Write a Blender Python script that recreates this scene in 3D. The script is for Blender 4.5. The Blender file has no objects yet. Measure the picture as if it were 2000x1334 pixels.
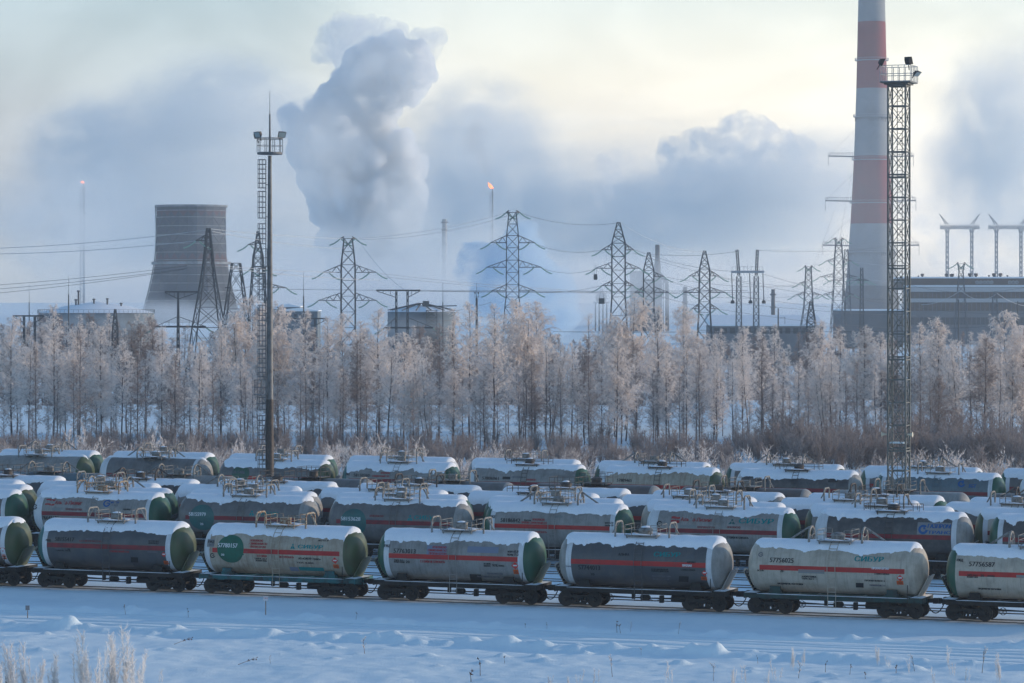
import bpy, bmesh, math, random
from math import sin, cos, pi, radians, sqrt, atan2, asin
from mathutils import Vector, Matrix, noise

scene = bpy.context.scene
COL = scene.collection

# ---------------------------------------------------------------- camera
CAM_H = 18.85            # metres above the rail heads (the picture is taken from a bridge)
FPX = 6200.0             # focal length in pixels of a 2000 px wide frame
HORIZON = 580.0
cam_d = bpy.data.cameras.new('camera')
cam_d.sensor_width = 36.0
cam_d.lens = FPX / 2000 * 36.0
cam_d.shift_y = -(667 - HORIZON) / 2000
cam_d.clip_start = 1.0
cam_d.clip_end = 30000
cam = bpy.data.objects.new('camera', cam_d)
COL.objects.link(cam)
cam.location = (0, 0, CAM_H)
cam.rotation_euler = (pi / 2, 0, 0)
scene.camera = cam

# ---------------------------------------------------------------- world, sun, exposure
SUN_AZ = radians(79)     # from the view direction towards the right: the sun stands behind and to the right
SUN_EL = radians(9.5)
world = bpy.data.worlds.new('World')
scene.world = world
world.use_nodes = True
wn, wl = world.node_tree.nodes, world.node_tree.links
wn.clear()
w_out = wn.new('ShaderNodeOutputWorld')
w_bg = wn.new('ShaderNodeBackground')
w_bg.inputs['Strength'].default_value = 0.15
w_sky = wn.new('ShaderNodeTexSky')
w_sky.sky_type = 'NISHITA'
w_sky.sun_disc = False
w_sky.sun_elevation = SUN_EL
w_sky.sun_rotation = SUN_AZ
w_sky.altitude = 100
w_sky.air_density = 1.0
w_sky.dust_density = 0.0
w_sky.ozone_density = 2.7
# thin winter cloud low over the horizon, all the way round
w_tc = wn.new('ShaderNodeTexCoord')
w_sep = wn.new('ShaderNodeSeparateXYZ')
wl.new(w_tc.outputs['Generated'], w_sep.inputs[0])
w_map = wn.new('ShaderNodeMapping')
w_map.inputs['Scale'].default_value = (1.0, 1.0, 2.2)
wl.new(w_tc.outputs['Generated'], w_map.inputs[0])
w_n = wn.new('ShaderNodeTexNoise')
w_n.inputs['Scale'].default_value = 7.0
w_n.inputs['Detail'].default_value = 5.0
w_n.inputs['Roughness'].default_value = 0.5
w_n.inputs['Distortion'].default_value = 0.3
wl.new(w_map.outputs[0], w_n.inputs['Vector'])
w_el = wn.new('ShaderNodeMapRange')      # cloud only low down
w_el.interpolation_type = 'SMOOTHSTEP'
w_el.inputs['From Min'].default_value = 0.16
w_el.inputs['From Max'].default_value = 0.04
wl.new(w_sep.outputs['Z'], w_el.inputs['Value'])
w_nr = wn.new('ShaderNodeMapRange')
w_nr.interpolation_type = 'SMOOTHSTEP'
w_nr.inputs['From Min'].default_value = 0.36
w_nr.inputs['From Max'].default_value = 0.62
w_nr.inputs['To Min'].default_value = 0.93
w_nr.inputs['To Max'].default_value = 1.0
wl.new(w_n.outputs['Fac'], w_nr.inputs['Value'])
w_mul = wn.new('ShaderNodeMath')
w_mul.operation = 'MULTIPLY'
wl.new(w_el.outputs[0], w_mul.inputs[0])
wl.new(w_nr.outputs[0], w_mul.inputs[1])
w_mix = wn.new('ShaderNodeMix')
w_mix.data_type = 'RGBA'
wl.new(w_mul.outputs[0], w_mix.inputs['Factor'])
wl.new(w_sky.outputs[0], w_mix.inputs[6])
# the cloud is lit by the veiled sun: brighter and warmer towards it
w_dot = wn.new('ShaderNodeVectorMath')
w_dot.operation = 'DOT_PRODUCT'
wl.new(w_tc.outputs['Generated'], w_dot.inputs[0])
w_dot.inputs[1].default_value = (sin(SUN_AZ) * cos(SUN_EL), cos(SUN_AZ) * cos(SUN_EL), sin(SUN_EL))
w_pos = wn.new('ShaderNodeMath'); w_pos.operation = 'MAXIMUM'; w_pos.inputs[1].default_value = 0.0
wl.new(w_dot.outputs['Value'], w_pos.inputs[0])
w_pow = wn.new('ShaderNodeMath'); w_pow.operation = 'POWER'; w_pow.inputs[1].default_value = 1.5
wl.new(w_pos.outputs[0], w_pow.inputs[0])
w_glow = wn.new('ShaderNodeMix')
w_glow.data_type = 'RGBA'
wl.new(w_pow.outputs[0], w_glow.inputs['Factor'])
w_glow.inputs[6].default_value = (2.66, 2.78, 2.82, 1)
w_glow.inputs[7].default_value = (8.8, 7.5, 5.7, 1)
w_n2 = wn.new('ShaderNodeTexNoise')
w_n2.inputs['Scale'].default_value = 11.0; w_n2.inputs['Detail'].default_value = 6.0; w_n2.inputs['Roughness'].default_value = .52; w_n2.inputs['Distortion'].default_value = .5
wl.new(w_map.outputs[0], w_n2.inputs['Vector'])
w_n2r = wn.new('ShaderNodeMapRange'); w_n2r.interpolation_type = 'SMOOTHSTEP'
w_n2r.inputs['From Min'].default_value = .36; w_n2r.inputs['From Max'].default_value = .66
w_n2r.inputs['To Min'].default_value = .80; w_n2r.inputs['To Max'].default_value = 1.14
wl.new(w_n2.outputs['Fac'], w_n2r.inputs['Value'])
w_sc = wn.new('ShaderNodeVectorMath'); w_sc.operation = 'SCALE'
wl.new(w_glow.outputs[2], w_sc.inputs[0]); wl.new(w_n2r.outputs[0], w_sc.inputs['Scale'])
# one thinner, brighter stretch of cloud above the works
w_dot2 = wn.new('ShaderNodeVectorMath'); w_dot2.operation = 'DOT_PRODUCT'
wl.new(w_tc.outputs['Generated'], w_dot2.inputs[0])
w_dot2.inputs[1].default_value = Vector((sin(radians(3.5)), cos(radians(3.5)), sin(radians(4.6)))).normalized()
w_b = wn.new('ShaderNodeMapRange'); w_b.interpolation_type = 'SMOOTHERSTEP'
w_b.inputs['From Min'].default_value = cos(radians(8.5)); w_b.inputs['From Max'].default_value = cos(radians(1.0))
wl.new(w_dot2.outputs['Value'], w_b.inputs['Value'])
w_bm = wn.new('ShaderNodeMix'); w_bm.data_type = 'RGBA'; w_bm.blend_type = 'ADD'
wl.new(w_b.outputs[0], w_bm.inputs['Factor'])
wl.new(w_sc.outputs[0], w_bm.inputs[6]); w_bm.inputs[7].default_value = (2.3, 1.85, 1.15, 1)
wl.new(w_bm.outputs[2], w_mix.inputs[7])
wl.new(w_mix.outputs[2], w_bg.inputs['Color'])
wl.new(w_bg.outputs[0], w_out.inputs['Surface'])

SUN_DIR = Vector((sin(SUN_AZ) * cos(SUN_EL), cos(SUN_AZ) * cos(SUN_EL), sin(SUN_EL)))
sun_d = bpy.data.lights.new('sun', 'SUN')
sun_d.energy = 2.2
sun_d.angle = radians(0.6)
sun_d.color = (1.0, 0.80, 0.58)
sun = bpy.data.objects.new('sun', sun_d)
COL.objects.link(sun)
sun.rotation_euler = SUN_DIR.to_track_quat('Z', 'Y').to_euler()
sun.location = (120, 150, 80)

vs = scene.view_settings
vs.view_transform = 'Standard'
vs.look = 'None'
vs.exposure = 0.70
vs.gamma = 1.0
vs.use_curve_mapping = False
scene.render.engine = 'CYCLES'
cy = scene.cycles
cy.max_bounces = 9
cy.diffuse_bounces = 4
cy.glossy_bounces = 2
cy.transmission_bounces = 2
cy.volume_bounces = 8
cy.transparent_max_bounces = 12
cy.use_denoising = True
cy.sample_clamp_indirect = 2.0
cy.caustics_reflective = False
cy.caustics_refractive = False

# ---------------------------------------------------------------- geometry helpers
class MB:
    """collects faces of one mesh"""
    def __init__(s):
        s.v = []; s.f = []; s.m = []
    def add(s, v, f, m=0):
        o = len(s.v)
        s.v += [tuple(p) for p in v]
        s.f += [tuple(i + o for i in q) for q in f]
        s.m += [m] * len(f)
    def box(s, c, d, m=0, rot=None):
        x, y, z = d[0] / 2, d[1] / 2, d[2] / 2
        v = [Vector(p) for p in ((-x,-y,-z),(x,-y,-z),(x,y,-z),(-x,y,-z),(-x,-y,z),(x,-y,z),(x,y,z),(-x,y,z))]
        if rot is not None: v = [rot @ p for p in v]
        c = Vector(c)
        s.add([p + c for p in v], [(0,3,2,1),(4,5,6,7),(0,1,5,4),(1,2,6,5),(2,3,7,6),(3,0,4,7)], m)
    def bar(s, a, b, w, m=0, h=None, caps=False):
        a = Vector(a); b = Vector(b); d = b - a
        if d.length < 1e-6: return
        d.normalize()
        u = Vector((0,0,1)) if abs(d.z) < .9 else Vector((1,0,0))
        p = d.cross(u).normalized(); q = p.cross(d)
        h = h or w
        v = []
        for e in (a, b):
            for i, j in ((-1,-1),(1,-1),(1,1),(-1,1)):
                v.append(e + p * (i * w / 2) + q * (j * h / 2))
        f = [(0,1,5,4),(1,2,6,5),(2,3,7,6),(3,0,4,7)]
        if caps: f += [(3,2,1,0),(4,5,6,7)]
        s.add(v, f, m)
    def tube(s, pts, r, n=6, m=0, caps=True, radii=None):
        pts = [Vector(p) for p in pts]
        k = len(pts); v = []; prev = None
        for i, p in enumerate(pts):
            t = (pts[min(i+1,k-1)] - pts[max(i-1,0)]).normalized()
            if prev is None:
                u = Vector((0,0,1)) if abs(t.z) < .9 else Vector((1,0,0))
                a = t.cross(u).normalized()
            else:
                a = (prev - t * prev.dot(t)).normalized()
            prev = a; b = t.cross(a)
            rr = radii[i] if radii else r
            for j in range(n):
                g = 2 * pi * j / n
                v.append(p + a * (rr * cos(g)) + b * (rr * sin(g)))
        f = []
        for i in range(k - 1):
            for j in range(n):
                j2 = (j + 1) % n
                f.append((i*n+j, i*n+j2, (i+1)*n+j2, (i+1)*n+j))
        if caps:
            f.append(tuple(range(n-1,-1,-1))); f.append(tuple(range((k-1)*n, k*n)))
        s.add(v, f, m)
    def lathe(s, prof, n=16, axis='z', c=(0,0,0), m=0, capa=True, capb=True):
        """prof: list of (along, radius)"""
        v = []
        for (t, r) in prof:
            for j in range(n):
                g = 2 * pi * j / n
                if axis == 'z': p = (r*cos(g), r*sin(g), t)
                elif axis == 'x': p = (t, r*cos(g), r*sin(g))
                else: p = (r*sin(g), t, r*cos(g))
                v.append((p[0]+c[0], p[1]+c[1], p[2]+c[2]))
        f = []
        k = len(prof)
        for i in range(k-1):
            for j in range(n):
                j2 = (j+1) % n
                f.append((i*n+j, i*n+j2, (i+1)*n+j2, (i+1)*n+j))
        if capa: f.append(tuple(range(n-1,-1,-1)))
        if capb: f.append(tuple(range((k-1)*n, k*n)))
        s.add(v, f, m)
    def prism(s, poly, y0, y1, m=0):
        """poly in x,z extruded along y"""
        n = len(poly)
        v = [(x, y0, z) for x, z in poly] + [(x, y1, z) for x, z in poly]
        f = [tuple(range(n)), tuple(range(2*n-1, n-1, -1))]
        f += [(i, i+n, (i+1) % n + n, (i+1) % n) for i in range(n)]
        s.add(v, f, m)
    def mesh(s, name, smooth=None):
        me = bpy.data.meshes.new(name)
        me.from_pydata(s.v, [], s.f)
        if any(s.m): me.polygons.foreach_set('material_index', s.m)
        me.validate()
        if smooth is not None:
            me.polygons.foreach_set('use_smooth', [True] * len(me.polygons))
            if smooth < 3.1: me.set_sharp_from_angle(angle=smooth)
        me.update()
        return me

def recalc(me):
    bm = bmesh.new(); bm.from_mesh(me)
    bmesh.ops.recalc_face_normals(bm, faces=bm.faces)
    bm.to_mesh(me); bm.free()
    return me

def put(name, me, mats, parent=None, loc=None, rotz=0, objmat=False):
    """link a mesh as one object; objmat keeps the materials on the object so that meshes can be shared"""
    o = bpy.data.objects.new(name, me)
    COL.objects.link(o)
    if not isinstance(mats, (list, tuple)): mats = [mats]
    while len(me.materials) < len(mats): me.materials.append(None if objmat else mats[len(me.materials)])
    if objmat:
        for i, mt in enumerate(mats):
            o.material_slots[i].link = 'OBJECT'
            o.material_slots[i].material = mt
    if parent: o.parent = parent
    if loc: o.location = loc
    if rotz: o.rotation_euler = (0, 0, rotz)
    return o

def tag(o, label=None, cat=None, group=None, kind=None):
    if label: o['label'] = label
    if cat: o['category'] = cat
    if group: o['group'] = group
    if kind: o['kind'] = kind
    return o

def thing(name, label, cat, loc=(0,0,0), rotz=0, group=None):
    o = bpy.data.objects.new(name, None)
    o.empty_display_size = .5
    COL.objects.link(o)
    o.location = loc; o.rotation_euler = (0, 0, rotz)
    return tag(o, label, cat, group)

def copy_thing(src, label=None, loc=None, rotz=None, scale=None):
    r = src.copy(); COL.objects.link(r)
    if label: r['label'] = label
    if loc is not None: r.location = loc
    if rotz is not None: r.rotation_euler = (0, 0, rotz)
    if scale is not None: r.scale = scale
    for ch in src.children:
        c = ch.copy(); COL.objects.link(c); c.parent = r
        for g in ch.children:
            d = g.copy(); COL.objects.link(d); d.parent = c
    return r

def at(px, py, Y):
    """the point at depth Y that the photograph shows at (px, py)"""
    return Vector(((px - 1000) / FPX * Y, Y, CAM_H - (py - HORIZON) / FPX * Y))

# ---------------------------------------------------------------- materials
def mat(name, col, rough=.7, metal=0.0, var=None, vscale=2.0, vlo=.45, vhi=.65, streak=0.0, streakcol=None,
        bump=0.0, bscale=30.0, rnd=False, spec=.3, detail=4.0):
    """principled material; var is a second colour that comes through in noise patches, streak runs down the sides"""
    m = bpy.data.materials.new(name)
    m.use_nodes = True
    nt = m.node_tree; N = nt.nodes; L = nt.links
    b = N['Principled BSDF']
    b.inputs['Base Color'].default_value = (*col, 1)
    b.inputs['Roughness'].default_value = rough
    b.inputs['Metallic'].default_value = metal
    b.inputs['Specular IOR Level'].default_value = spec
    out = None
    vec = None
    if var or streak or bump:
        tc = N.new('ShaderNodeTexCoord')
        vec = tc.outputs['Object']
        if rnd:
            oi = N.new('ShaderNodeObjectInfo')
            mu = N.new('ShaderNodeMath'); mu.operation = 'MULTIPLY'; mu.inputs[1].default_value = 61.0
            L.new(oi.outputs['Random'], mu.inputs[0])
            ad = N.new('ShaderNodeVectorMath'); ad.operation = 'ADD'
            L.new(vec, ad.inputs[0]); L.new(mu.outputs[0], ad.inputs[1])
            vec = ad.outputs[0]
    if var:
        n = N.new('ShaderNodeTexNoise'); n.inputs['Scale'].default_value = vscale; n.inputs['Detail'].default_value = detail
        n.inputs['Roughness'].default_value = .65
        L.new(vec, n.inputs['Vector'])
        r = N.new('ShaderNodeMapRange'); r.inputs['From Min'].default_value = vlo; r.inputs['From Max'].default_value = vhi
        L.new(n.outputs['Fac'], r.inputs['Value'])
        mx = N.new('ShaderNodeMix'); mx.data_type = 'RGBA'
        L.new(r.outputs[0], mx.inputs['Factor'])
        mx.inputs[6].default_value = (*col, 1); mx.inputs[7].default_value = (*var, 1)
        out = mx.outputs[2]
    if streak:
        mp = N.new('ShaderNodeMapping'); mp.inputs['Scale'].default_value = (5.0, .5, .35)
        L.new(vec, mp.inputs[0])
        n2 = N.new('ShaderNodeTexNoise'); n2.inputs['Scale'].default_value = 1.6; n2.inputs['Detail'].default_value = 5
        n2.inputs['Roughness'].default_value = .7
        L.new(mp.outputs[0], n2.inputs['Vector'])
        r2 = N.new('ShaderNodeMapRange'); r2.inputs['From Min'].default_value = .5; r2.inputs['From Max'].default_value = .75
        r2.inputs['To Max'].default_value = streak
        L.new(n2.outputs['Fac'], r2.inputs['Value'])
        mx2 = N.new('ShaderNodeMix'); mx2.data_type = 'RGBA'
        L.new(r2.outputs[0], mx2.inputs['Factor'])
        if out: L.new(out, mx2.inputs[6])
        else: mx2.inputs[6].default_value = (*col, 1)
        mx2.inputs[7].default_value = (*(streakcol or (.06,.05,.045)), 1)
        out = mx2.outputs[2]
    if out: L.new(out, b.inputs['Base Color'])
    if bump:
        n3 = N.new('ShaderNodeTexNoise'); n3.inputs['Scale'].default_value = bscale; n3.inputs['Detail'].default_value = 4
        L.new(vec, n3.inputs['Vector'])
        bp = N.new('ShaderNodeBump'); bp.inputs['Strength'].default_value = bump; bp.inputs['Distance'].default_value = .05
        L.new(n3.outputs['Fac'], bp.inputs['Height'])
        L.new(bp.outputs[0], b.inputs['Normal'])
    return m

M = {}
M['snow'] = mat('snow', (.76,.87,.92), .75, var=(.71,.83,.89), vscale=.6, bump=.5, bscale=9, spec=.15)
M['snow_cap'] = mat('wagon snow', (.83,.86,.90), .8, var=(.78,.82,.87), vscale=1.5, bump=.4, bscale=14, rnd=True, spec=.15)
M['ballast'] = mat('dirty trackside snow', (.60,.58,.57), .95, var=(.82,.85,.88), vscale=.9, vlo=.38, vhi=.58, bump=.6, bscale=12)
M['rail'] = mat('rail steel', (.13,.11,.10), .45, .6, var=(.2,.15,.11), vscale=3)
M['black'] = mat('black running gear', (.012,.012,.012), .65, var=(.028,.024,.02), vscale=4, rnd=True)
M['wheel'] = mat('wheel steel', (.016,.015,.015), .55, var=(.036,.03,.025), vscale=6, rnd=True)
M['greenframe'] = mat('dark green frame paint', (.02,.06,.055), .6, var=(.03,.035,.035), vscale=2)
M['tealframe'] = mat('teal frame paint', (.02,.13,.14), .6, var=(.03,.035,.035), vscale=1.4)
M['steel'] = mat('weathered grey steel', (.25,.25,.24), .6, .2, var=(.13,.11,.095), vscale=5, rnd=True)
M['darksteel'] = mat('dark steel', (.06,.058,.06), .6, .2, var=(.1,.08,.065), vscale=5, rnd=True)
M['rusty'] = mat('rusty cream paint', (.36,.33,.26), .7, var=(.20,.085,.035), vscale=6, vlo=.42, vhi=.6)
def paint(name, c, d, s=.35, sc=(.07,.06,.05), rough=.4):
    M[name] = mat(name.replace('_', ' '), c, rough, var=d, vscale=1.3, vlo=.42, vhi=.75, streak=s, streakcol=sc, rnd=True, spec=.5)
paint('paint_dark_grey', (.060,.062,.068), (.095,.09,.085), .4)
paint('paint_mid_grey', (.15,.14,.132), (.09,.082,.075), .5)
paint('paint_light_grey', (.27,.255,.235), (.17,.155,.14), .5)
paint('paint_beige', (.40,.34,.26), (.27,.205,.14), .75, (.13,.055,.025))
paint('paint_off_white', (.46,.40,.32), (.31,.265,.205), .5, (.12,.1,.085))
paint('paint_teal_grey', (.10,.15,.17), (.07,.09,.10), .3)
paint('paint_brown', (.13,.095,.08), (.085,.07,.065), .3)
paint('paint_soot', (.055,.05,.05), (.12,.11,.10), .3)
paint('paint_green', (.012,.085,.045), (.025,.065,.035), .4)
paint('paint_olive', (.062,.092,.036), (.065,.07,.032), .5, (.09,.05,.02))
paint('paint_teal', (.012,.11,.10), (.02,.08,.075), .25)
paint('paint_silver', (.30,.29,.27), (.2,.19,.175), .4)
paint('paint_white', (.62,.63,.64), (.5,.5,.5), .3)
M['red'] = mat('red band paint', (.42,.025,.022), .5, var=(.32,.025,.024), vscale=2, rnd=True)
M['dullred'] = mat('faded red band paint', (.22,.025,.03), .6, var=(.14,.025,.03), vscale=2, rnd=True)
M['ink'] = mat('black stencil paint', (.02,.02,.022), .7)
M['inkred'] = mat('red stencil paint', (.33,.03,.03), .7)
M['inkwhite'] = mat('white stencil paint', (.62,.64,.64), .7)
M['inkteal'] = mat('teal letter paint', (.0,.20,.20), .6)
M['inkblue'] = mat('blue letter paint', (.015,.09,.26), .6)
M['inkgrey'] = mat('faded stencil paint', (.13,.13,.15), .7)
M['patchblue'] = mat('overpainted blue grey patch', (.17,.20,.27), .6)
M['patchgrey'] = mat('overpainted grey patch', (.21,.215,.21), .6)
M['inkgreen'] = mat('green disc paint', (.008,.115,.07), .55, var=(.012,.085,.055), vscale=2)
M['orange'] = mat('orange plate', (.62,.10,.015), .6)
M['hazard'] = mat('red hazard diamond', (.58,.04,.03), .6)
# ---------------------------------------------------------------- the yard: s runs along the tracks, n across them (away from the camera)
ALPHA = radians(20.8)
CA, SA = cos(ALPHA), sin(ALPHA)
Z0 = 195.8
def sn(s, n): return (s * CA + n * SA, Z0 - s * SA + n * CA)
def to_sn(x, y): return (x * CA - (y - Z0) * SA, x * SA + (y - Z0) * CA)

def sstep(a, b, x):
    t = max(0.0, min(1.0, (x - a) / (b - a)))
    return t * t * (3 - 2 * t)
def fbm(x, y, o=3, sd=0.0):
    v = 0; a = 1; f = 1
    for _ in range(o):
        v += a * noise.noise((x * f, y * f, sd)); a *= .5; f *= 2.1
    return v
def crest_h(x):
    return 2.15 + .75 * sstep(18, 36, x) + .15 * noise.noise((x * .06, 3.1, 0))
def bank_h(x, y):
    c = crest_h(x)
    up = sstep(446, 500, y)
    return c * up - (c + .3) * sstep(501, 512, y)
RUTS = (-12.5, -14.0, -15.2, -17.0, -18.7)
def ground_z(x, y, s=None, n=None):
    if s is None: s, n = to_sn(x, y)
    if n > -2.6:
        if n < 96: return -.06
        z = -.06 - .62 * sstep(97, 104, n) + .35 * sstep(112, 130, n)
        z += .16 * fbm(x * .08, y * .08, 3, 5) * sstep(98, 110, n)
        return z + bank_h(x, y)
    # embankment side, ditch, road, rough snow in front
    z = -.06 - .29 * sstep(-2.6, -6, n)
    k = sstep(-3, -6, n)
    w = .35 * noise.noise((s * .05, 1.7, 0))
    m = n - w
    berm = math.exp(-((m + 11.3) / .7) ** 2) * (.20 + .34 * max(0, fbm(s * .45, 2.0, 3, 1)))
    berm2 = math.exp(-((m + 20.8) / .8) ** 2) * (.30 + .62 * max(0, fbm(s * .33, 7.0, 3, 2)))
    inroad = sstep(-11.0, -11.9, m) * (1 - sstep(-19.9, -20.8, m))
    rough = sstep(-20.2, -22, m)
    inroad2 = inroad * .05 * fbm(s * .12, n * .9, 2, 21)      # packed and drifted stretches of the road
    z += inroad2 + .10 * inroad
    z += k * (berm + berm2)
    z += k * .035 * fbm(s * .3, n * .5, 3, 3) * (1 - inroad * .5)
    for i, r in enumerate(RUTS):
        d = m - r - .25 * noise.noise((s * .035, i * 9.0, 4))
        if abs(d) < 1.0:
            z += inroad * (-.24 * math.exp(-(d / .3) ** 2) + .09 * math.exp(-((abs(d) - .36) / .12) ** 2))
    z += rough * (.11 * fbm(s * .13, n * .16, 3, 6) + .05 * fbm(s * .55, n * .6, 3, 8) + .05 * max(0, fbm(s * 1.5, n * 1.7, 2, 12)) - .35 * sstep(-23, -40, m))
    return z

def nonuni(parts):
    out = []
    for a, b, st in parts:
        k = max(1, int(round((b - a) / st)))
        out += [a + (b - a) * i / k for i in range(k)]
    out.append(parts[-1][1])
    return out

def build_ground():
    S = nonuni([(-9000,-3000,1500),(-3000,-800,300),(-800,-300,40),(-300,-48,4),(-48,44,.23),(44,140,4),(140,600,60),(600,3000,400),(3000,9000,1500)])
    Nn = nonuni([(-400,-80,40),(-80,-46,3),(-46,-33,.32),(-33,-2.6,.2),(-2.6,2.6,.4),(2.6,96,16),(96,130,2),(130,420,3.2),(420,700,20),(700,3000,230),(3000,9000,1200)])
    rnd = random.Random(5)
    V = []; idx = {}
    for j, n in enumerate(Nn):
        for i, s in enumerate(S):
            x, y = sn(s, n)
            V.append([x, y, ground_z(x, y, s, n)])
    W = len(S)
    import bisect
    # clods of ploughed snow along the two berms and a few beyond
    for k in range(430):
        s = rnd.uniform(-46, 42)
        q = rnd.random()
        n = (-11.3 + rnd.gauss(0, .4)) if q < .24 else (-21.0 + rnd.gauss(0, .6)) if q < .72 else rnd.uniform(-36, -22)
        r = rnd.uniform(.11, .2) + .34 * rnd.random() ** 4; h = r * rnd.uniform(.28, .6)
        i0, i1 = bisect.bisect(S, s - 2.2 * r), bisect.bisect(S, s + 2.2 * r)
        j0, j1 = bisect.bisect(Nn, n - 2.2 * r), bisect.bisect(Nn, n + 2.2 * r)
        for j in range(j0, j1):
            for i in range(i0, i1):
                d = ((S[i] - s) ** 2 + (Nn[j] - n) ** 2) / (r * r)
                V[j * W + i][2] += h * math.exp(-d * d * .8) * (1 + .35 * noise.noise((S[i] * 4, Nn[j] * 4, k)))
    F = [(j*W+i, j*W+i+1, (j+1)*W+i+1, (j+1)*W+i) for j in range(len(Nn)-1) for i in range(W-1)]
    me = bpy.data.meshes.new('ground')
    me.from_pydata(V, [], F)
    me.polygons.foreach_set('use_smooth', [True] * len(F))
    me.update()
    return tag(put('ground', me, M['snow']), 'snow covered ground of the railway yard and the land behind it', kind='structure')
build_ground()

def build_tracks():
    rail_b = MB()
    L0, L1 = -190, 150
    # foot, web, head butted one above the other
    rail_b.prism([(-.07,-.17),(.07,-.17),(.07,-.15),(.01,-.14),(.01,-.05),(.037,-.04),(.037,0),(-.037,0),(-.037,-.04),(-.01,-.05),(-.01,-.14),(-.07,-.15)], L0, L1)
    rail_me = recalc(rail_b.mesh('rail'))
    for n in (0, 5.3, 10.6, 15.9, 21.2, 26.5, 31.8, 37.1, 43.0, 49.4, 53.9, 69.4, 73.8, 82.0):
        x, y = sn(0, n)
        t = bpy.data.objects.new('railway_track', None); COL.objects.link(t)
        t.location = (x, y, 0); t.rotation_euler = (0, 0, -ALPHA - pi / 2)   # local y runs along the track
        tag(t, kind='structure')
        for e in (-.76, .76):
            put('rail', rail_me, M['rail'], t, (e, 0, 0))
        if n: continue
        w0, w1 = (-1.85, 1.0) if n == 0 else (-1.35, 1.35)
        rnd = random.Random(int(n * 10))
        v = []; st = 1.0; k = int((L1 - L0) / st)
        for i in range(k + 1):
            yy = L0 + i * st
            v.append((-w1 - rnd.uniform(-.2, .2), yy, -.052)); v.append((-w0 + rnd.uniform(-.25, .25), yy, -.052))
        f = [(2*i, 2*i+1, 2*i+3, 2*i+2) for i in range(k)]
        me = bpy.data.meshes.new('ballast_strip'); me.from_pydata(v, [], f); me.update()
        put('ballast_strip', me, M['ballast'], t)
build_tracks()
# ---------------------------------------------------------------- tank wagons
# local frame of a wagon: x along the track, y across it (the camera is on the -y side), z up from the rail head
TR, TZ, TXC, THD = 1.53, 2.80, 4.62, .78      # tank radius, axis height, half length of the cylinder, depth of a head
PITCH = 12.02

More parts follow.
